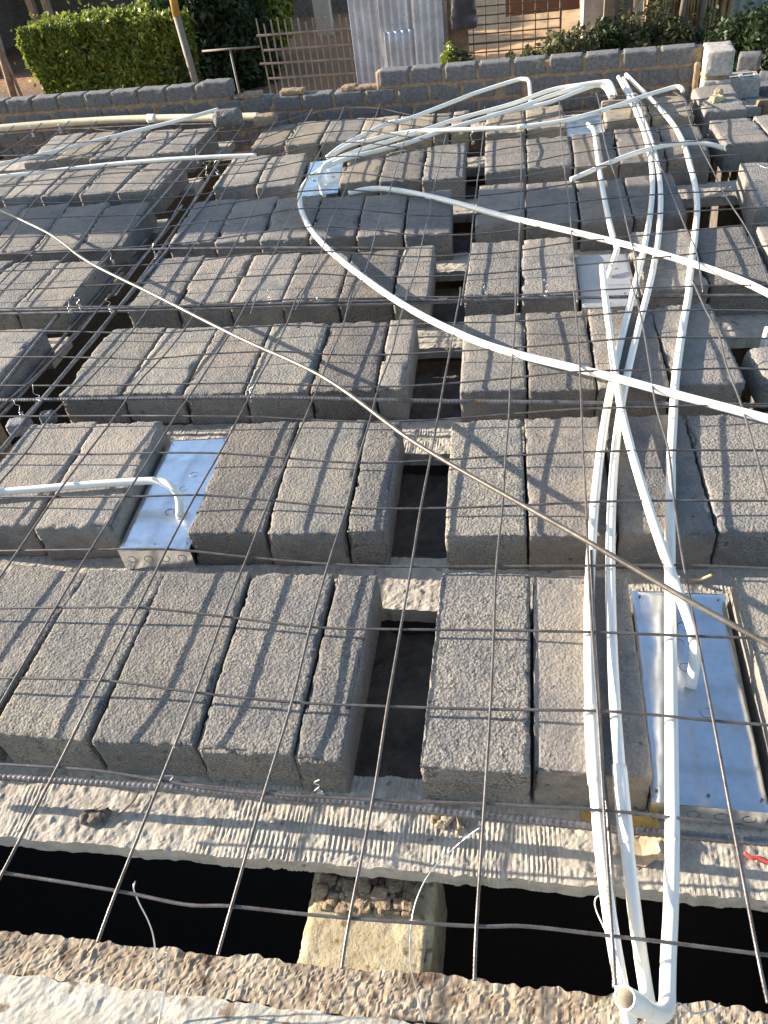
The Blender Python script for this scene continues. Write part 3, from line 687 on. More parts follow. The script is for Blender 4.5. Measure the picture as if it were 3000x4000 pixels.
bar([(0,994),(482,972),(1000,967),(1386,969),(1700,973)], 0.0, 0.006, 'dark ribbed bar running left to right in front of the fifth block row', rib=0, step=.03, ext=(.5, 0), grp=GB)
bar([(0,500+25),(300,500),(600,488),(830,483)], -0.03, 0.005, 'thin ribbed bar beside the cream waste pipe at the back wall', rib=.1, step=.006, grp=GB)
for k, (pts, z) in enumerate([([(0,1763),(115,1624),(300,1400),(447,1223),(603,1036),(760,860),(868,700)], 0.0),
                              ([(-60,1640),(157,1566),(362,1340),(440,1230),(560,1080),(690,900),(850,640)][1:], -0.02),
                              ([(0,1518),(223,1230),(372,1062),(480,940),(640,770),(745,640),(860,500)], -0.01),
                              ([(30,1600),(223,1392),(301,1290),(440,1150),(560,1010),(700,820)], -0.075),
                              ([(0,1600),(120,1480),(260,1300),(420,1110),(560,950)], -0.08)]):
    bar(pts, z, 0.0062, ['thick bar in the dark trench, nearest the middle blocks', 'long bar in the dark trench, second from the middle blocks', 'thick bar in the dark trench, nearest the left blocks',
        'low bar deep in the dark trench, under the mesh', 'lowest bar deep in the dark trench on its left side'][k], rib=.1, step=.006, ext=(.3, .1), grp='reinforcing bars along the dark beam trench')
bar([(0,822),(84,861),(205,912),(253,955),(301,997),(362,1036),(494,1100),(543,1121),(693,1199),(844,1274),(1000,1356),(1121,1398),(1241,1458),(1338,1518),(1434,1591),(1518,1657),(1603,1721),(1747,1808),(2000,1947),(2301,2118),(2482,2221),(2663,2336),(2856,2435),(3000,2516)],
    [.075, .075, .08, .085, .095, .1, .1, .095, .09, .09, .09, .085], 0.0058, 'long bent grey steel rod lying diagonally across the whole mesh', mat='rod', rib=0.03, pitch=.02, step=.006, ext=(1, 1), cat='steel rod', name='steel_rod')
bar([(2480,2290),(2420,2500)][:0] or [(2310,2150),(2318,2500),(2345,2900),(2385,3300),(2408,3600),(2400,3860)], [0.03, 0.02, 0.02, -.02, -.07, -.1], 0.0035, 'thin ribbed bar running down between the two left white pipes', rib=.12, pitch=.006, step=.0024, grp=None)

# ------------------------------------------------------------------ PVC pipes
def pipe(pts, z, label, r=0.0108, rin=None, flare=0, ext=(0, 0), couplers=(), mat='pvc', open_end=False, sm=1, name='conduit_pipe', cat='pipe', grp='white plastic conduit pipes', cmat=None):
    P = path(pts, z)
    if ext[0]: P = np.vstack([P[0]+(P[0]-P[1])*ext[0], P])
    if ext[1]: P = np.vstack([P, P[-1]+(P[-1]-P[-2])*ext[1]])
    P = smooth_pts(P, sm); C = crom(P, 0.012)
    rr = r
    if flare:
        q_ = np.concatenate([[0], np.cumsum(np.linalg.norm(np.diff(C, axis=0), axis=1))]); q_ = q_[-1]-q_; rr = np.where(q_ < 0.055, flare, r)
    v, f = tube(C, rr, 16, inner=(rin or r*0.82) if open_end else 0)
    o = mobj(name, v, f, M[mat], smooth=True)
    tag(o, label, cat, grp)
    for (a, b) in couplers:
        n = len(C); i0, i1 = int(a*n), max(int(a*n)+2, int(b*n)); Cc = C[i0:i1+1]
        cv, cf = tube(Cc, r*1.2, 16); q = mobj('coupler', cv, cf, M[cmat or mat], None, True, origin=(0, 0, 0)); q.parent = o; q.location = -np.array(o.location)
    return o
Z0 = 0.0125
pipe([(1259,659),(1199,695),(1169,750),(1166,792),(1187,858),(1223,912),(1271,967),(1338,1021),(1422,1090),(1530,1163),(1633,1229),(1772,1295),(1874,1338),(2000,1386),(2265,1440),(2386,1470),(2530,1512),(2693,1555),(2844,1594),(3000,1636)],
     [.0, .02, .03, .035, .035, .035, .035, .035, .04, .045, .055, .058, .056, .05, .045], 'long white pipe curving from the far box across to the lower right edge', ext=(0, 1), r=.0115)
pipe([(1362,756),(1422,738),(1482,733),(1542,741),(1663,762),(1784,792),(1904,828),(2000,855),(2151,883),(2253,910),(2386,940),(2518,973),(2663,1015),(2784,1055),(2904,1094),(3000,1145)],
     [.008, .03, .034, .036, .036, .036, .036], 'white pipe running diagonally to the right edge above the long curving pipe', ext=(0, 1), r=.0115)
c3 = [(2416,301),(2458,371),(2494,449),(2524,527),(2542,588),(2552,660),(2558,732),(2546,829),(2530,913),(2512,997),(2491,1094),(2476,1121),(2446,1241),(2416,1374),(2386,1494),(2362,1636),(2338,1781),(2319,1962),(2307,2142),(2298,2323),(2296,2471),(2300,2743),(2318,3014),(2336,3226),(2354,3407),(2373,3543),(2404,3723),(2431,3904),(2458,4000),(2480,4080)]
pipe(c3, [.05, .03, Z0, Z0, Z0, Z0, Z0, Z0, Z0, Z0, Z0, Z0, Z0, Z0, -.01, -.05, -.16], 'leftmost of the long white pipes running down the right side of the slab', couplers=((.875, .905),), sm=3)
c4 = [(2434,307),(2476,371),(2512,449),(2542,533),(2567,612),(2582,684),(2585,762),(2583,841),(2576,925),(2561,1016),(2546,1094),(2536,1121),(2500,1259),(2470,1362),(2446,1470),(2422,1591),(2404,1700),(2392,1841),(2383,2022),(2380,2203),(2382,2450),(2395,2743),(2418,3010),(2436,3195),(2449,3316),(2481,3588),(2504,3769),(2531,3940),(2560,4060)]
pipe(c4, [.05, .03, Z0, Z0, Z0, Z0, Z0, Z0, Z0, Z0, Z0, Z0, Z0, Z0, -.01, -.06, -.15], 'long white pipe second from the left of those running down the right side', couplers=((.905, .935),), sm=3)
pipe([(2446,292),(2500,346),(2561,407),(2615,467),(2651,521),(2675,575),(2696,648),(2714,720),(2723,805),(2717,901),(2705,1003),(2693,1094),(2690,1151),(2669,1271),(2651,1392),(2636,1512),(2630,1633),(2621,1784),(2621,1841),(2618,2082),(2618,2384),(2621,2652),(2626,3195),(2626,3271),(2621,3543),(2612,3723),(2608,3850),(2606,3920),(2590,3958),(2555,3958),(2500,3928),(2440,3897)],
     [.05, .03]+[Z0]*21+[0.0, -.02, -.03, -0.03, -.02, 0.0, .035, .085, .13], 'rightmost long white pipe, its near end an elbow with an open mouth', open_end=True, sm=0, r=.0116, flare=.0145, rin=.0122)
pipe([(2353,1040),(2359,1121),(2371,1217),(2386,1332),(2401,1452),(2416,1543),(2434,1639),(2458,1723),(2476,1800),(2518,1932),(2561,2070),(2609,2203),(2657,2336),(2703,2444),(2721,2516),(2716,2580),(2698,2688)],
     [.02, .034, .034, .034, .034, .034, .034, .034, .034, .034, .034, .034, .034, .03, .02, -.01, -.045], 'white pipe crossing over its neighbours and bending down into the large metal box', sm=1)
pipe([(2295,485),(2319,509),(2329,569),(2341,660),(2356,750),(2374,841),(2395,925),(2410,967),(2404,997),(2377,1082)], [.02, .02, .02, .02, .02, .02, .02, .02, .01, -.03], 'short white pipe ending in the dull metal box of the fourth row', sm=0)
pipe([(2229,702),(2326,660),(2374,639),(2452,606),(2542,579),(2633,560),(2723,556),(2784,563),(2826,579)], [.012, .03, .034, .036, .036, .036, .03, .02, .0], 'short curved white pipe lying across the upright pipes near the back', r=.0105)
pipe([(1277,615),(1338,569),(1434,521),(1512,484),(1603,462),(1802,385),(1862,362),(2006,316),(2043,309),(2065,316),(2071,362),(2073,440)], [0, .02, .03, .035, .04, .055, .06, .085, .09, .085, .04, -.04], 'uppermost white pipe of the bundle, bent down against the brick wall', sm=0, couplers=((.30, .335),))
pipe([(1289,611),(1362,569),(1452,545),(1542,524),(1633,512),(1784,507),(2000,498),(2169,478),(2271,455),(2392,419),(2512,377),(2603,349),(2645,339),(2663,346),(2668,358)], [0, .02, .03, .035, .04, .045, .045, .045, .05, .055, .06, .065, .065, .055], 'long white pipe lying flattest of the bundle, hooked at its right end', sm=0, couplers=((.50, .52),))
pipe([(1265,641),(1338,611),(1422,581),(1542,545),(1693,496),(1784,466),(2000,406),(2151,352),(2271,331),(2362,319),(2386,328),(2404,372)], [0, .02, .025, .03, .035, .04, .06, .08, .09, .095, .09, .05], 'white pipe in the bundle arching to the wall corner, upper of the pair', sm=0)
pipe([(1250,672),(1270,655),(1360,618),(1480,588),(1600,556),(1723,513),(1904,458),(2040,416),(2151,374),(2271,340),(2350,322),(2380,335),(2396,380)], [-.02, .01, .018, .022, .026, .03, .045, .055, .07, .08, .085, .08, .04], 'white pipe in the bundle arching to the wall corner, lower of the pair', sm=0)
pipe([(1905,449),(2020,430),(2151,398),(2271,352),(2330,335),(2365,345),(2385,385)], [.03, .04, .055, .07, .075, .07, .04], 'short white pipe beside the arching pair, ending before the mesh', sm=0, r=.0105)
pipe([(1289,636),(1262,655),(1250,690),(1253,720),(1265,765)], [.02, .02, .0, -.015, -.03], 'short white pipe elbow standing in the far metal box', sm=0)
pipe([(6,641),(151,608),(338,560),(482,524),(603,493),(723,466),(853,427)], [.03, .035, .04, .05, .06, .075, .09], 'white pipe at the upper left slanting up to the wall', ext=(.6, 0))
pipe([(0,689),(151,674),(301,656),(482,635),(663,622),(844,611),(1000,607)], [.04, .04, .04, .045, .05, .05, .04], 'nearly level white pipe at the upper left lying across the trench', ext=(1, 0))
pipe([(0,1922),(181,1907),(362,1892),(542,1880),(615,1879),(657,1892),(687,1919),(699,1950),(702,2016)], [.02, .02, .02, .02, .02, .018, .005, -.015, -.045], 'white pipe from the left edge bending down into the bright metal box', ext=(1, 0), sm=0, r=.0105)
pipe([(0,500),(241,478),(482,465),(603,461),(830,460),(1010,455)], 0.03, 'thick cream waste pipe with a white band along the foot of the back wall', r=0.022, ext=(1, 0), mat='cream', grp=None, couplers=((.66, .685),), cmat='pvc', name='waste_pipe')
pipe([(3002,1280),(2985,1330),(2972,1395)], [-.02, -.06, -.12], 'short bluish white pipe standing in the beam gap at the right edge')

# ------------------------------------------------------------------ binding wire
def tie(x, y, z, label, s=1.0):
    c = atz(x, y, z); a0 = random.uniform(0, 6); pts = []
    for k in range(9):
        a = a0+k*2.2; rr = 0.008*s*(1-0.3*(k % 2)); pts.append(c+np.array([rr*math.cos(a)*.6, rr*math.sin(a)*0.6, -0.008+0.0025*k]))
    for k in range(4): pts.append(c+np.array([random.uniform(-.006, .006), random.uniform(-.003, .006), 0.012+0.008*k])*s)
    v, f = tube(crom(np.array(pts), 0.003), 0.0011, 5)
    tag(mobj('tie_wire', v, f, M['tie'], smooth=True), label, 'tie wire', 'silver tie wires knotted round the bars')
TIES = [((683,3070,-.05),'on the thick front bar, left one'),((1252,3106,-.05),'on the thick front bar, right one'),((1057,1181,.01),'on the bar at the fourth row, middle left'),
 ((1241,1172,.01),'on the bar at the fourth row, middle right'),((1898,1160,.01),'on the fourth row bar right of the narrow gap'),((2131,1154,.01),'on the bar at the fourth row, beside the dull box'),
 ((274,1217,.01),'on the bar over the trench, leftmost'),((313,1199,.02),'on the bar over the trench, second'),((434,1215,.01),'on the bar over the trench, third'),((443,1024,.02),'over the trench beside the left fourth row block'),
 ((609,1000,.02),'over the trench beside the middle fourth row'),((154,1561,.01),'on the thick bar at the left of the third row'),((84,1621,.03),'at the left edge above a grey lump'),((986,1545,.01),'at the middle of the thick third row bar'),
 ((130,530,.03),'at the upper left by the cream pipe'),((238,515,.03),'by the cream pipe, right of the first'),((868,496,.03),'beside the broken block at the wall'),((772,632,.03),'over the trench near the level pipe'),
 ((808,689,.03),'over the trench below the level pipe'),((850,677,.03),'over the trench nearest the middle blocks'),((1847,557,.0),'hanging in the narrow gap near the back')]
for (p, t) in TIES: tie(*p, ('twisted silver wire ' if 'right of the narrow' in t else 'twisted silver tie wire ')+t, 1.6 if p[1] > 2000 else (1.5 if p[1] > 900 else 1.8))
def thin(pts, z, label, r=0.0012):
    P = path(pts, z); v, f = tube(crom(P, 0.006), r, 6); tag(mobj('loose_wire', v, f, M['tie'], smooth=True), label, 'wire', 'loose silver binding wires')
thin([(529,3443),(522,3470),(542,3524),(579,3597),(601,3669),(615,3796),(637,3868),(628,3949),(615,4020)], [.0, .0, -.02, -.05, -.08, -.12, -.16, -.185, -.19], 'loose silver wire hanging over the dark opening at lower left', .0014)
thin([(651,3719),(652,3760),(649,3841),(640,3890),(632,3960)], [-.1, -.12, -.15, -.165, -.18], 'short silver wire strand beside the hanging wire at lower left')
thin([(1875,3233),(1830,3265),(1771,3316),(1681,3407),(1627,3515),(1604,3633),(1604,3769),(1636,3904),(1660,4000)], [0.0, -.02, -.04, -.05, -.06, -.07, -.1, -.15, -.18], 'long curved silver wire hanging in front of the yellow stone block', .0012)
thin([(2580,4020),(2603,3990),(2625,3950),(2648,3918),(2670,3930),(2703,3958),(2740,3955),(2784,3945),(2800,3930),(2811,3918)], -.03, 'wiggly silver wire sticking out beside the open pipe mouth', .0012)
thin([(2449,3865),(2430,3800),(2404,3723),(2359,3624),(2330,3560),(2323,3524),(2335,3500),(2365,3505),(2391,3533),(2400,3600)], [-.02, -.02, -.02, -.02, -.02, -.015, -.01, -.01, -.02, -.03], 'silver wire looped round the leftmost white pipe near the opening', .0012)
thin([(2960,490),(2950,500),(2965,512),(3010,520)][:0] or [(2958,640),(2975,650),(3000,657),(3040,662)], .01, 'thin white wire lying on a block at the right edge', .0012)

# ------------------------------------------------------------------ scraps on the front beam
def scrap(name, x, y, z, sx, sy, mat, label, cat, seed, amp=0.02, n=7):
    c = atz(x, y, z); a = np.linspace(-1, 1, n); X, Y = np.meshgrid(a, a); Q = np.stack([X.ravel()*sx/2, Y.ravel()*sy/2, 0*X.ravel()], 1)
    Q[:, 2] = np.abs(amp*vnoise(Q, 30, seed))+0.004; Q[:, 0] += 0.014*vnoise(Q, 75, seed+1); Q[:, 1] += 0.014*vnoise(Q, 75, seed+2)
    q = (np.arange(n-1)[:, None]*n+np.arange(n-1)[None]).ravel(); fc = np.stack([q, q+1, q+n+1, q+n], 1)
    o = mobj(name, Q+c, fc, M[mat]); s = o.modifiers.new('thickness', 'SOLIDIFY'); s.thickness = 0.0008
    tag(o, label, cat); return o
scrap('dry_leaf', 2520, 3222, PZ, .06, .028, 'gold', 'crumpled golden brown leaf scrap behind the white pipes on the front beam', 'leaf', 3)
scrap('paper_scrap', 2545, 3315, PZ, .085, .06, 'tan', 'crumpled tan paper scrap between the white pipes on the front beam', 'paper', 8)
scrap('dry_leaf', 2325, 3208, PZ, .04, .03, 'gold', 'small brown leaf piece left of the leftmost long pipe on the front beam', 'leaf', 5)
P = path([(2906,3330),(2935,3350),(2960,3352),(3010,3372)], PZ+.008); v, f = tube(crom(P, .004), .0035, 6)
tag(mobj('red_strip', v, f, M['red'], smooth=True), 'small red plastic strip at the right edge on the front beam', 'plastic strip')
P = path([(2650,2255),(2700,2268),(2740,2262),(2790,2242)], [PZ+.03, PZ+.012, PZ+.012, PZ+.035]); v, f = tube(crom(P, .006), .004, 6)
tag(mobj('bark_strip', v, f, M['tan'], smooth=True), 'thin dry bark strip behind the large metal box', 'bark')
def lump(name, x, y, z, w_, l_, h_, seed, mat, label, cat, color=None, rot=0, r=None, amp=.004, res=None):
    v, f = rough_block(w_, l_, h_, r or min(w_, l_, h_)*.32, res or min(w_, l_, h_)/8, seed, amp, amp*3)
    o = mobj(name, v, f, M[mat], smooth=True, origin=(0, 0, 0)); c = atz(x, y, z); o.location = c; o.rotation_euler = (0, 0, rot)
    if color: o.color = color
    tag(o, label, cat); return o
lump('broken_block', 200, 1650, -0.07, .05, .05, .04, 901, 'block', 'small broken grey concrete lump on the left edge beside the trench', 'rubble', (.3, .31, .34, 1), .4)
o = lump('broken_block', 90, 1690, -0.06, .075, .06, .05, 902, 'block', 'grey concrete lump at the left edge under the tied bars', 'rubble', (.33, .34, .37, 1), .3)
lump('broken_block', 2990, 1540, -0.13, .12, .2, .12, 903, 'block', 'broken concrete lump in the beam gap at the right edge', 'rubble', (.3, .29, .27, .8), .1)
lump('broken_block', 897, 492, 0.03, .17, .09, .09, 904, 'block', 'broken dark grey block lying against the back wall on the cream pipe', 'rubble', (.2, .2, .21, 1), .05)
lump('mortar_lump', 1040, 490, 0.0, .14, .10, .06, 905, 'mortar', 'brown mortar lump at the foot of the back wall right of the broken block', 'mortar', rot=.2)
lump('stone', 2795, 397, 0.0, .07, .055, .028, 906, 'sandstone', 'larger cream stone lying on the far right block', 'stone', rot=.5)
lump('stone', 2805, 375, 0.0, .055, .04, .035, 907, 'sandstone', 'smaller cream stone behind the larger one on the far right block', 'stone', rot=1.1)
for k, (x, y) in enumerate([(1705, 3198), (1745, 3205), (1790, 3222), (1725, 3222), (1765, 3190)]):
    lump('mortar_crumb', x, y, PZ, .022+.006*(k % 3), .02, .016, 910+k, 'earthmortar', 'brown mortar crumb on the front beam below the rough block, '+['leftmost', 'middle', 'rightmost', 'nearest', 'farthest'][k], 'mortar', rot=k)
lump('dry_grass_tuft', 375, 3195, PZ, .05, .03, .012, 920, 'board', 'dark dry weed scrap on the left of the front beam', 'debris', amp=.008)
P = path([(545,3090),(520,3130),(480,3170),(430,3200)], PZ+.01); v, f = tube(crom(P, .004), .0016, 5); tag(mobj('twig', v, f, M['wood']), 'thin bent twig on the left of the front beam', 'twig')
# black bucket rim at the left edge
c = atz(-12, 620, 0.0); C = np.array([c+np.array([0, 0, z]) for z in (0.0, .03, .06, .10, .13)]); v, f = tube(C, np.array([.05, .055, .058, .06, .062]), 20)
tag(mobj('bucket', v, f, M['black'], smooth=True, ), 'black round bucket cut off by the left edge', 'bucket')

# ------------------------------------------------------------------ brick wall at the back
A = np.array([-3.95, 4.345]); B = np.array([1.175, 3.885]); dirw = (B-A)/np.linalg.norm(B-A); Lw = np.linalg.norm(B-A); nw = np.array([-dirw[1], dirw[0]])
def wpt(s, t): p = A+dirw*s+nw*t; return p
def s_at(x, y, z=0.16):
    p = atz(x, y, z)[:2]; return float(np.dot(p-A, dirw))
wall = empty('brick_wall', (A[0], A[1], -0.26))
tag(wall, 'low wall of grey cement bricks with thick mortar behind the slab', 'wall')
sL, sR = s_at(862, 320, .14), s_at(1505, 250, .14)
brick_mesh = []
for k in range(6):
    v, f = rough_block(0.184, 0.10, 0.080, 0.0035, 0.012, 500+k, 0.0016, 0.005)
    me = bpy.data.meshes.new('brick'); me.from_pydata(v.tolist(), [], f); me.materials.append(M['wallbrick'])
    me.polygons.foreach_set('use_smooth', np.ones(len(me.polygons), dtype=bool)); brick_mesh.append(me)
half_mesh = []
for k in range(2):
    v, f = rough_block(0.10, 0.10, 0.083, 0.006, 0.02, 520+k, 0.0016, 0.006)
    me = bpy.data.meshes.new('brick'); me.from_pydata(v.tolist(), [], f); me.materials.append(M['wallbrick']); half_mesh.append(me)
TOPZ, CP = 0.155, 0.099
def put_brick(s, z, half=False, tilt=0.0):
    o = bpy.data.objects.new('brick', random.choice(half_mesh if half else brick_mesh)); COL.objects.link(o); o.parent = wall
    p = wpt(s, 0.0+random.uniform(-.003, .003)); o.location = (p[0]-A[0], p[1]-A[1], z+0.26)
    o.rotation_euler = (random.uniform(-.01, .01), random.uniform(-.012, .012)+tilt, math.atan2(dirw[1], dirw[0])+random.uniform(-.015, .015))
mort = []
sHole = s_at(2062, 320, 0.0)
for cidx in range(4):
    zt = TOPZ-CP*cidx; zb = zt-0.084
    ph = (sR+0.1) if cidx % 2 == 0 else (sR+0.005)
    k0 = int(math.floor((0-ph)/0.203))
    for k in range(k0, 40):
        s = ph+k*0.203
        if s > Lw-0.1 and s < Lw+0.04: put_brick(Lw-0.065, zb, True); continue
        if s < 0.05 or s > Lw-0.06: continue
        if cidx == 0 and (sL-0.02 < s < sR-0.02): continue
        if cidx in (1, 2) and abs(s-sHole) < 0.1:
            put_brick(sHole-0.075, zb, True); put_brick(sHole+0.075, zb, True); continue
        put_brick(s, zb)
put_brick(sL+0.0, TOPZ-0.084+0.012, False, .03)
# mortar: beds and joints a little behind the brick faces
def wall_strip(s0, s1, z0, z1, seed):
    nx = int((s1-s0)/0.02)+1; nz = max(2, int((z1-z0)/0.012)+1)
    Sg, Zg = np.meshgrid(np.linspace(s0, s1, nx+1), np.linspace(z0, z1, nz+1)); Q = np.stack([Sg.ravel(), 0*Sg.ravel(), Zg.ravel()], 1)
    t = -0.043+0.006*vnoise(Q, 25, seed)+0.005*vnoise(Q, 70, seed+1)
    P = np.stack([A[0]+dirw[0]*Q[:, 0]+nw[0]*t, A[1]+dirw[1]*Q[:, 0]+nw[1]*t, Q[:, 2]], 1)
    n2 = nx+1; P2 = np.stack([A[0]+dirw[0]*Q[:, 0]+nw[0]*.044, A[1]+dirw[1]*Q[:, 0]+nw[1]*.044, Q[:, 2]], 1)
    q = (np.arange(nz)[:, None]*n2+np.arange(nx)[None]).ravel(); F1 = np.stack([q, q+1, q+n2+1, q+n2], 1); m0 = len(P); F2 = F1[:, ::-1]+m0
    F3 = [(nz*n2+k, nz*n2+k+1, m0+nz*n2+k+1, m0+nz*n2+k) for k in range(nx)]
    F4 = [(r*n2, (r+1)*n2, m0+(r+1)*n2, m0+r*n2) for r in range(nz)]+[(r*n2+nx, m0+r*n2+nx, m0+(r+1)*n2+nx, (r+1)*n2+nx) for r in range(nz)]
    return np.vstack([P, P2]), F1.tolist()+F2.tolist()+F3+F4
v, f = merge([wall_strip(0, sL+.08, -0.26, TOPZ-0.012, 61), wall_strip(sL+.0801, sR-.012, -0.26, TOPZ-CP-0.010, 62), wall_strip(sR-.0119, Lw, -0.26, TOPZ-.012, 63)])
o = mobj('mortar', v, f, M['mortar'], wall, True, origin=(A[0], A[1], -0.26))
# mortar left on the stepped-down stretch
for k, sx in enumerate([sL+.15, sL+.22, sR-.12, sR-.2, sR-.05, sL+.5, sL+1.1]):
    p = wpt(sx, 0); v, f = rough_block(.1+.03*(k % 3), .08, .022+.008*(k % 2), .008, .01, 930+k, .004, .01)
    o = mobj('mortar_dab', v, f, M['mortar'], None, True, origin=(0, 0, 0)); o.parent = wall; o.location = (p[0]-A[0], p[1]-A[1], TOPZ-CP-.004+.26); o.rotation_euler = (0, 0, math.atan2(dirw[1], dirw[0]))
# end pier
pier = empty('wall_pier', (1.245, 3.79, -0.26))
tag(pier, 'stacked pale cement blocks forming the right end of the back wall', 'pier')
for k, (z, dx, m) in enumerate([(0.035, 0.0, 'palebrick'), (-0.105, .0, 'palebrick'), (-0.245, 0.0, 'wallbrick')]):
    v, f = rough_block(0.145, 0.23, 0.12, 0.008, 0.012, 540+k, .002, .012); o = mobj('brick', v, f, M[m], None, True, origin=(0, 0, 0)); o.parent = pier; o.location = (dx, 0, z+0.26); o.rotation_euler = (0, 0, -.08)
    v, f = rough_block(0.13, 0.20, 0.03, 0.006, 0.012, 550+k, .003, .01); o = mobj('mortar', v, f, M['mortar'], None, True, origin=(0, 0, 0)); o.parent = pier; o.location = (-.01, 0, z-.022+0.26)
v, f = rough_block(.035, .12, .34, .008, .012, 560, .004, .01); o = mobj('mortar', v, f, M['mortar'], None, True, origin=(0, 0, 0)); o.parent = pier; o.location = (-.092, .08, 0.0)

# hollow cement block and rubble right of the pier
hb = empty('hollow_block', tuple(atz(2900, 290, -0.02)+np.array([0, 0, -0.14])))
tag(hb, 'hollow cement block with six cells right of the wall pier', 'hollow block')
W_, L_, H_ = .175, .17, .13; tw = .02
cells = []
for sx in (-W_/2+tw/2, 0, W_/2-tw/2): cells.append(box(sx-tw/2, sx+tw/2, -L_/2+tw, L_/2-tw, 0, H_-.002))
for sy in (-L_/2+tw/2, L_/2-tw/2): cells.append(box(-W_/2, W_/2, sy-tw/2, sy+tw/2, 0, H_))
for sy in (-L_/6, L_/6):
    for (a, b) in ((-W_/2+tw, -tw/2), (tw/2, W_/2-tw)): cells.append(box(a, b, sy-tw/2, sy+tw/2, 0, H_-.004))
v, f = merge(cells); o = mobj('shell', v, f, M['palebrick'], None, False, origin=(0, 0, 0)); o.parent = hb
v, f = box(-W_/2+.001, W_/2-.001, -L_/2+.001, L_/2-.001, 0.0, .02); o = mobj('bottom', v, f, M['palebrick'], None, False, origin=(0, 0, 0)); o.parent = hb
hb.rotation_euler = (0, 0, -.06)
v, f = slab_mesh(1.45, 3.2, 2.2, 4.75, GZ, -0.24, 0.03, lumpy(33, .02, .008))
tag(mobj('rubble_ledge', v, f, M['wood'], smooth=True), 'dark brown earth ledge behind the blocks at the right edge', 'ledge')
rub = [((2922,272,-.24),(.14,.12,.10),'wallbrick','grey block standing behind the hollow block'),((2935,478,-.24),(.14,.2,.12),'wallbrick','dark block lying right of the far right block'),
 ((2972,420,-.24),(.13,.14,.13),'wallbrick','dark grey block below and right of the hollow block'),((2968,505,-.24),(.07,.09,.15),'wood','brown ribbed clay piece at the right edge'),
 ((2992,360,-.24),(.12,.1,.11),'wallbrick','dark rubble block at the right edge beside the hollow block'),((2898,345,-.24),(.15,.15,.085),'wallbrick','block carrying the hollow cement block'),
 ((2990,555,-.24),(.1,.1,.08),'orange','orange clay lump at the right edge')]
for k, (p, d, m, lab) in enumerate(rub):
    lump('rubble_block', *p, *d, 950+k, m, lab, 'rubble', rot=random.uniform(-.4, .4), r=.012, amp=.003)

# concrete column standing left of the slab, outside the picture; its shadow falls across the fifth row
v, f = rough_block(0.40, 0.40, 2.0, 0.01, 0.08, 980, .002, .004); o = mobj('column', v, f, M['column'], None, True, origin=(0, 0, 0)); o.location = (-4.75, 2.72, -0.13)
tag(o, 'square concrete column standing on the slab beyond the left edge', 'column')

# ------------------------------------------------------------------ background yard
def leaves(n, fn, size, seed):
    r = np.random.default_rng(seed); P = fn(n, r); n = len(P)
    a = r.normal(size=(n, 3)); a /= np.linalg.norm(a, axis=1, keepdims=True); b = r.normal(size=(n, 3)); b -= a*(a*b).sum(1, keepdims=True); b /= np.linalg.norm(b, axis=1, keepdims=True)
    s = (size*(0.6+0.8*r.random(n)))[:, None]
    V = np.stack([P-a*s, P+b*s*.45, P+a*s, P-b*s*.45], 1).reshape(-1, 3); q = np.arange(n)*4
    return V, np.stack([q, q+1, q+2, q+3], 1)
def boxcloud(x0, x1, y0, y1, z0, z1, shell=.25, bumpy=.12, seed=1):
    def fn(n, r):
        P = r.random((n, 3)); k = r.random(n)
        fx = k < .62; P[fx, 1] = r.random(fx.sum())**2*shell           # front
        fz = (k >= .62) & (k < .85); P[fz, 2] = 1-r.random(fz.sum())**2*shell*.6
        fs = k >= .85; P[fs, 0] = np.where(r.random(fs.sum()) < .5, r.random(fs.sum())*.06, 1-r.random(fs.sum())*.06)
        Q = np.stack([x0+P[:, 0]*(x1-x0), y0+P[:, 1]*(y1-y0), z0+P[:, 2]*(z1-z0)], 1)
        c = np.array([(x0+x1)/2, (y0+y1)/2, (z0+z1)/2]); d = Q-c; d /= np.linalg.norm(d, axis=1, keepdims=True)
        k2 = 1.0*(r.random(n) < .04)*np.abs(r.normal(size=n))*.14
        return Q+d*(bumpy*1.3*vnoise(Q, 1.6, seed)+bumpy*1.1*vnoise(Q, 4.5, seed+1)+k2)[:, None]
    return fn
def blob(c, r3, seed=1):
    def fn(n, r):
        d = r.normal(size=(n, 3)); d /= np.linalg.norm(d, axis=1, keepdims=True); k = (1-r.random(n)**2*.55)*(1+.25*vnoise(d, 2.2, seed)+.15*vnoise(d, 6, seed+1))
        return np.array(c)+d*np.array(r3)*k[:, None]
    return fn
HY = 15.6
def X_at(px, py, Y): return aty(px, py, Y)
pL = aty(80, 190, HY); pR = aty(690, 60, HY); pTop = aty(380, 85, HY)[2]
hedge = empty('hedge', ((pL[0]+pR[0])/2, HY+.6, GZ)); tag(hedge, 'large clipped bright green hedge at upper left behind the wall', 'hedge')
v, f = leaves(42000, boxcloud(pL[0]+.15, pR[0]+.15, HY, HY+1.5, GZ, pTop-.02, seed=4), .055, 1); mobj('foliage', v, f, M['leaf'], hedge, origin=tuple(hedge.location))
st = []
for k in range(16):
    x = np.interp(k, [0, 15], [pL[0]+.4, pR[0]-.1]); st.append(tube(np.array([(x, HY+.7, GZ), (x+random.uniform(-.1, .1), HY+.75, GZ+1.0), (x+random.uniform(-.2, .2), HY+.7, pTop-.4)]), .025, 5))
v, f = merge(st); mobj('stem', v, f, M['wood'], hedge, origin=tuple(hedge.location))
v, f = box(pL[0]+.5, pR[0]-.1, HY+.35, HY+1.2, GZ, pTop-.35); mobj('inner_twigs', v, f, mat_plain('twig_mass', (.02, .025, .012), .9), hedge, origin=tuple(hedge.location))
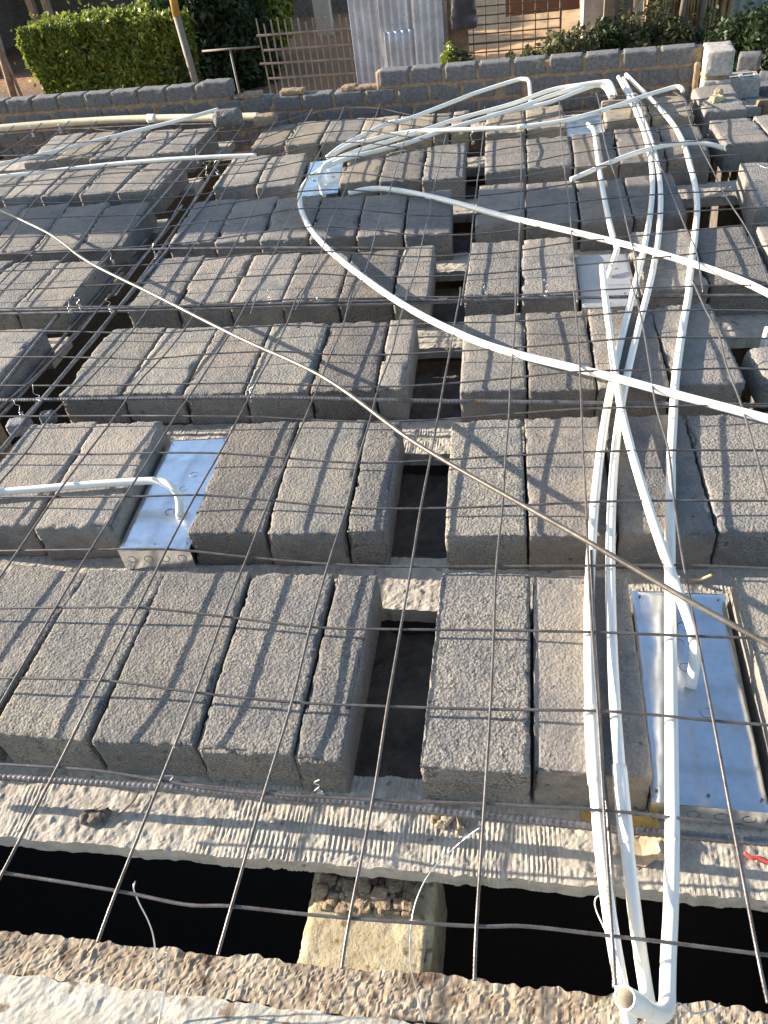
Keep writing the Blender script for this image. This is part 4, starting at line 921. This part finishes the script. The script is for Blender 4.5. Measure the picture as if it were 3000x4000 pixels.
# dark trees
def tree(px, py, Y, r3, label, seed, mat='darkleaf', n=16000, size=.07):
    c = aty(px, py, Y); t = empty('tree', (c[0], Y, GZ)); tag(t, label, 'tree')
    v, f = leaves(n, blob(c, r3, seed), size, seed); mobj('crown', v, f, M[mat], t, origin=tuple(t.location))
    v, f = tube(crom(np.array([(c[0], Y, GZ), (c[0]+.06, Y, (GZ+c[2])/2), (c[0]-.05, Y, c[2]+.3)]), .3), np.linspace(.13, .05, len(crom(np.array([(c[0], Y, GZ), (c[0]+.06, Y, (GZ+c[2])/2), (c[0]-.05, Y, c[2]+.3)]), .3))), 8)
    mobj('trunk', v, f, M['wood'], t, True, origin=tuple(t.location)); return t
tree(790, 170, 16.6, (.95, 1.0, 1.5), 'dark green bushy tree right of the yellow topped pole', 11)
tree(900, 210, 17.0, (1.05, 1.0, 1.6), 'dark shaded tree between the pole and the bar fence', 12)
tree(1000, 60, 18.6, (.9, .9, .9), 'lighter green tree top behind the left end of the bar fence', 13, 'leaf', 9000)
tree(760, -20, 19.0, (1.3, .9, .8), 'bright green tree crown at the top edge right of the pole', 14, 'leaf', 12000)
# pole
p0 = aty(670, -60, 15.2); p1 = aty(762, 300, 15.2); p1b = p1+(p1-p0)*.6
pole = empty('pole', (p1[0], 15.2, GZ)); tag(pole, 'tall slanting pole, yellow at the top and grey below, beside the hedge', 'pole')
pm = aty(690, 62, 15.2)
v, f = tube(np.array([p0+(p0-p1)*.2, pm]), .075, 10); mobj('yellow_section', v, f, M['yellow'], pole, True, origin=tuple(pole.location))
v, f = tube(np.array([pm, p1b]), .07, 10); mobj('grey_section', v, f, M['greypost'], pole, True, origin=tuple(pole.location))
# bar fence
FY = 14.2
fence = empty('bar_fence', (aty(1200, 300, FY)[0], FY, GZ)); tag(fence, 'rusty steel bar fence with four rails left of the corrugated sheets', 'fence')
for k in range(14):
    xt, yt = np.interp(k, [0, 13], [1003, 1352]), np.interp(k, [0, 13], [82, 68]); a = aty(xt, yt, FY)
    v, f = box(a[0]-.011, a[0]+.011, FY-.011, FY+.011, GZ, a[2]+random.uniform(-.05, .05)); o = pobj('upright', v, f, M['fence'], fence)
    o.rotation_euler = (0, random.uniform(-.012, .012), 0)
for (l_, r_) in (((1003, 140), (1388, 110)), ((1030, 197), (1395, 172)), ((1015, 250), (1400, 228)), ((1050, 307), (1400, 285))):
    a, b = aty(*l_, FY-.03), aty(*r_, FY-.03); v, f = tube(np.array([a, b]), .02, 6); pobj('rail', v, f, M['fence'], fence)
rl = empty('rail_frame', tuple(aty(890, 200, 14.0))); tag(rl, 'thin dark steel rail with one upright in front of the shaded tree', 'rail')
a, b = aty(790, 200, 14.0), aty(1015, 182, 14.0); v, f = tube(np.array([a, b]), .018, 6); mobj('rail', v, f, M['greypost'], rl, True, origin=tuple(rl.location))
a = aty(898, 192, 14.0); v, f = tube(np.array([a, (a[0], 14.0, GZ)]), .02, 6); mobj('upright', v, f, M['greypost'], rl, True, origin=tuple(rl.location))
# corrugated shed
SY = 13.2
def corrugated(xl, xr, ztop, zbot, Y, pitch=.12, amp=.02, rot=0.0, seed=0):
    nx = int((xr-xl)/pitch*8); nz = 8; X, Z = np.meshgrid(np.linspace(xl, xr, nx+1), np.linspace(zbot, ztop, nz+1)); Q = np.stack([X.ravel(), np.zeros(X.size), Z.ravel()], 1)
    Q[:, 1] = Y+amp*np.sin(Q[:, 0]/pitch*2*math.pi)+.03*vnoise(Q, 1.2, seed); Q[:, 2] += .02*vnoise(Q*np.array([1, 0, 0]), 3, seed+1)
    q = (np.arange(nz)[:, None]*(nx+1)+np.arange(nx)[None]).ravel(); return Q, np.stack([q, q+1, q+nx+2, q+nx+1], 1)
shed = empty('corrugated_shed', (aty(1550, 300, SY)[0], SY, GZ)); tag(shed, 'shed wall of upright corrugated zinc sheets with a patched lower panel', 'shed')
def sheet(name, l_, r_, top, Y, seed, pitch=.12, mat='corr'):
    a, b = aty(*l_, Y)[0], aty(*r_, Y)[0]; v, f = corrugated(a, b, top, GZ, Y, pitch, seed=seed)
    o = mobj(name, v, f, M[mat], shed, True, origin=tuple(shed.location)); m = o.modifiers.new('t', 'SOLIDIFY'); m.thickness = .004; return o
ttop = aty(1550, -120, SY)[2]
sheet('zinc_sheet', (1382, 200), (1500, 200), ttop, SY+.05, 1); sheet('zinc_sheet', (1495, 200), (1625, 200), ttop, SY+.0, 2); sheet('zinc_sheet', (1620, 200), (1737, 200), ttop, SY-.08, 3)
sheet('patch_sheet', (1508, 200), (1632, 200), aty(1560, 118, SY-.06)[2], SY-.06, 4, .11)
v, f = box(aty(1382, 200, SY)[0]+.02, aty(1737, 200, SY)[0]-.02, SY+.3, SY+.45, GZ, ttop-.05); mobj('shed_body', v, f, M['wood'], shed, origin=tuple(shed.location))
# dark opening post and plastic sheet right of the shed
a = aty(1752, 150, 13.4); v, f = box(a[0], a[0]+.32, 13.4, 13.55, GZ, ttop); tag(mobj('post', v, f, M['wood']), 'dark timber post right of the corrugated shed', 'post')
c = aty(1812, 60, 13.2); v, f = rough_block(.42, .18, 1.5, .08, .05, 990, .03, .05); v[:, 0] *= 1-.35*(v[:, 2]/1.5); o = mobj('plastic_sheet', v, f, M['plastic'], None, True, origin=(0, 0, 0)); o.location = (c[0], 13.2, aty(1812, 120, 13.2)[2])
tag(o, 'crumpled dark plastic sheet hanging by the post', 'plastic sheet')
# orange earth bank and grid gate
Y0 = 15.6
xa, xb = aty(1745, 150, Y0)[0], aty(2300, 100, Y0)[0]
nn = 40; X, Yg = np.meshgrid(np.linspace(xa, xb+.6, nn+1), np.linspace(Y0-1.2, Y0+7, nn+1)); Q = np.stack([X.ravel(), Yg.ravel(), 0*X.ravel()], 1)
Q[:, 2] = GZ+.05+np.clip((Q[:, 1]-Y0)*.02, 0, .9)+.05*vnoise(Q, 1.5, 5)+.03*vnoise(Q, 5, 6); q = (np.arange(nn)[:, None]*(nn+1)+np.arange(nn)[None]).ravel()
tag(mobj('earth_bank', Q, np.stack([q, q+1, q+nn+2, q+nn+1], 1), M['orange'], smooth=True), kind='structure')
a, b = aty(1975, 66, 17.3), aty(2262, 45, 17.3); v, f = box(a[0], b[0], 17.3, 17.5, a[2], a[2]+2.2); o = mobj('red_wall', v, f, M['slate']); tag(o, 'dark red brown wall panel behind the wire grid', 'wall panel')
gate = empty('wire_grid_panel', (aty(2000, 200, 14.0)[0], 14.0, GZ)); tag(gate, 'brown wire grid panel in front of the orange earth', 'wire grid')
for k in range(9):
    a = aty(1800+k*48.5, 120, 14.0); r = .022 if k in (0, 8) else .011; v, f = tube(np.array([(a[0], 14.0, GZ), (a[0], 14.0, ttop)]), r, 5); pobj('upright', v, f, M['grid'], gate)
for k in range(7):
    y = 190-k*36; a, b = aty(1800, y+22, 13.98), aty(2190, y-12, 13.98); v, f = tube(np.array([a, b]), .018 if k == 1 else .011, 5); pobj('rail', v, f, M['grid'], gate)
# concrete column, post, reed fence
c0, c1 = aty(2276, 125, 15.0), aty(2392, 110, 15.0)
v, f = box(c0[0], c1[0], 15.0, 15.9, GZ, ttop+.4); tag(mobj('gate_column', v, f, M['column']), 'broad pale rendered column lit on its left side, at top right', 'column')
a = aty(2380, 60, 14.7); v, f = box(a[0]-.09, a[0]+.09, 14.7, 14.85, GZ, ttop+.4); tag(mobj('post', v, f, M['wood']), 'dark narrow post against the pale column', 'post')
a, b = aty(2398, 60, 15.2), aty(2470, 60, 15.2); v, f = box(a[0], b[0], 15.2, 15.3, GZ, ttop+.4); tag(mobj('gate_panel', v, f, M['greypost']), 'plain grey gate panel right of the pale column', 'panel')
a = aty(2492, 20, 15.0); v, f = tube(np.array([(a[0], 15.0, GZ), (a[0]+.04, 15.0, ttop)]), .07, 8); tag(mobj('post', v, f, M['column'], smooth=True), 'round pale timber post above the yellow flowering shrubs', 'post')
reed = empty('reed_fence', (aty(2650, 60, 16.0)[0], 16.0, GZ)); tag(reed, 'brown reed and pole fence behind the shrubs at top right', 'fence')
pr = []
for k in range(150):
    x = np.interp(random.random(), [0, 1], [aty(2520, 40, 16.0)[0], aty(2850, 40, 16.0)[0]]); y = 16+random.uniform(-.12, .12); pr.append(tube(np.array([(x, y, GZ), (x+random.uniform(-.1, .1), y, ttop+random.uniform(-.6, .3))]), random.uniform(.015, .035), 5))
v, f = merge(pr); o = mobj('reeds', v, f, M['thatch'], reed, True, origin=tuple(reed.location)); o['kind'] = 'stuff'
for px in (2655, 2735):
    a = aty(px, 60, 15.8); v, f = tube(np.array([(a[0], 15.8, GZ), (a[0]+.12, 15.8, ttop)]), .06, 8); mobj('pole', v, f, M['greypost'], reed, True, origin=tuple(reed.location))
a, b = aty(2850, 30, 17.0), aty(3150, 30, 17.0); v, f = corrugated(a[0], b[0], ttop+.2, GZ, 17.0, .2, .03, seed=9); o = mobj('blue_sheet', v, f, M['teal'], smooth=True); tag(o, 'blue grey corrugated sheet at the top right corner', 'sheet')
# shrubs
def shrub(px, py, Y, r, h, label, seed, mat='dryleaf', n=3500, flowers=0):
    c = aty(px, py, Y); t = empty('shrub', (c[0], Y, GZ)); tag(t, label, 'shrub', 'shrubs growing behind the wall'); cz = c[2]-h*.5
    v, f = leaves(n, blob((c[0], Y, cz), (r, r, h*.5), seed), .05, seed); mobj('foliage', v, f, M[mat], t, origin=tuple(t.location))
    sp = [tube(np.array([(c[0]+random.uniform(-.2, .2)*r, Y, GZ), (c[0]+random.uniform(-.8, .8)*r, Y+random.uniform(-.3, .3)*r, cz+random.uniform(0, .4)*h)]), .014, 4) for _ in range(12)]
    v, f = merge(sp); mobj('stems', v, f, M['wood'], t, origin=tuple(t.location))
    if flowers:
        rr = np.random.default_rng(seed); v, f = merge([ (np.array(rough_block(.06, .06, .04, .02, .03, 5, 0, 0)[0])+np.array([c[0]+rr.uniform(-r, r)*.8, Y-r*.95, cz+rr.uniform(-.4, .45)*h]), rough_block(.06, .06, .04, .02, .03, 5, 0, 0)[1]) for _ in range(flowers)])
        mobj('flowers', v, f, M['flower'], t, origin=tuple(t.location))
SH = [(1750,185,11.5,.22,1.3,'small bright leafy shrub in front of the corrugated shed corner','leaf',0),(1800,200,11.5,.28,1.0,'low dark shrub right of the small bright one','dryleaf',0),
 (1990,215,11.5,.12,.6,'thin weed in front of the wire grid, left one','dryleaf',0),(2070,190,11.5,.17,.8,'small weed in front of the wire grid, right one','dryleaf',0),
 (2180,130,12.0,.5,1.6,'bushy shrub below the left side of the pale column','dryleaf',2),(2270,115,12.2,.42,1.6,'bushy shrub directly in front of the pale column foot','dryleaf',2),
 (2370,90,12.6,.32,2.0,'dark shrub before the narrow post','darkleaf',0),(2480,50,12.8,.5,2.4,'tall shrub with pale stems left of the flowers','dryleaf',0),
 (2570,25,12.8,.5,2.6,'tall leafy shrub with yellow flowers at top right','dryleaf',7),(2660,85,12.8,.45,2.1,'dark shrub with yellow flowers before the reed fence','dryleaf',8),
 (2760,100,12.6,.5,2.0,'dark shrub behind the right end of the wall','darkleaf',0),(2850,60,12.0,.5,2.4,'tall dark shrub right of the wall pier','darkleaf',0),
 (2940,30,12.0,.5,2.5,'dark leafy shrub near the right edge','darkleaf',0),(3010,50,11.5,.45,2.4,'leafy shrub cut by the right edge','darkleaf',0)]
for k, s in enumerate(SH): shrub(s[0], s[1], s[2], s[3], s[4], s[5], 60+k, s[6], 5000 if s[3] > .3 else 1800, s[7])
# left posts and dark shelter
for k, (p_, q_) in enumerate((((0, 190), (52, 372)), ((8, 200), (80, 365)))):
    a, b = aty(*p_, 13.5), aty(*q_, 13.5); v, f = tube(np.array([a+(a-b)*.6, b+(b-a)*.5]), .07 if k == 0 else .028, 7); tag(mobj('pole', v, f, M['wood'], smooth=True), ['thick leaning timber pole at the far upper left', 'thin leaning timber pole beside the thick one'][k], 'pole')
a, b = aty(-300, 60, 21), aty(235, 60, 21); zt = aty(200, -120, 21)[2]
shelter = empty('open_shelter', ((a[0]+b[0])/2, 22, GZ)); tag(shelter, 'dark open shelter in deep shade at the top left corner', 'shelter')
v, f = box(a[0], b[0]+1.2, 20.3, 26, zt+1.4, zt+1.55); mobj('roof', v, f, M['wood'], shelter, origin=tuple(shelter.location))
v, f = box(a[0], b[0]+1.2, 25.5, 25.7, GZ, zt+1.4); mobj('back_wall', v, f, M['board'], shelter, origin=tuple(shelter.location))
v, f = box(a[0]-.2, a[0], 20.3, 26, GZ, zt+1.4); mobj('side_wall', v, f, M['board'], shelter, origin=tuple(shelter.location))
for xx in (a[0]+2, (a[0]+b[0])/2+1.5, b[0]): v, f = box(xx-.08, xx+.08, 20.4, 20.56, GZ, zt+1.4); mobj('post', v, f, M['wood'], shelter, origin=tuple(shelter.location))
a = aty(1255, 40, 21.0); v, f = box(a[0]-.2, a[0]+.2, 21, 21.3, GZ, ttop+1.5); tag(mobj('post', v, f, M['column']), 'plain grey brown post beyond the bar fence', 'post')
a, b = aty(1090, 20, 24), aty(1420, 20, 24); v, f = box(a[0], b[0], 24, 24.3, GZ, ttop+1.0); tag(mobj('yard_wall', v, f, M['board']), 'dark shaded wall beyond the bar fence', 'wall')
a = aty(600, 5, 22); v, f = rough_block(.9, .6, .7, .1, .1, 995, .02, .02); o = mobj('blue_tarp', v, f, M['teal'], None, True, origin=(0, 0, 0)); o.location = (a[0], 22, a[2]-.5); tag(o, 'pale blue covered heap seen over the hedge left of the pole', 'tarp')
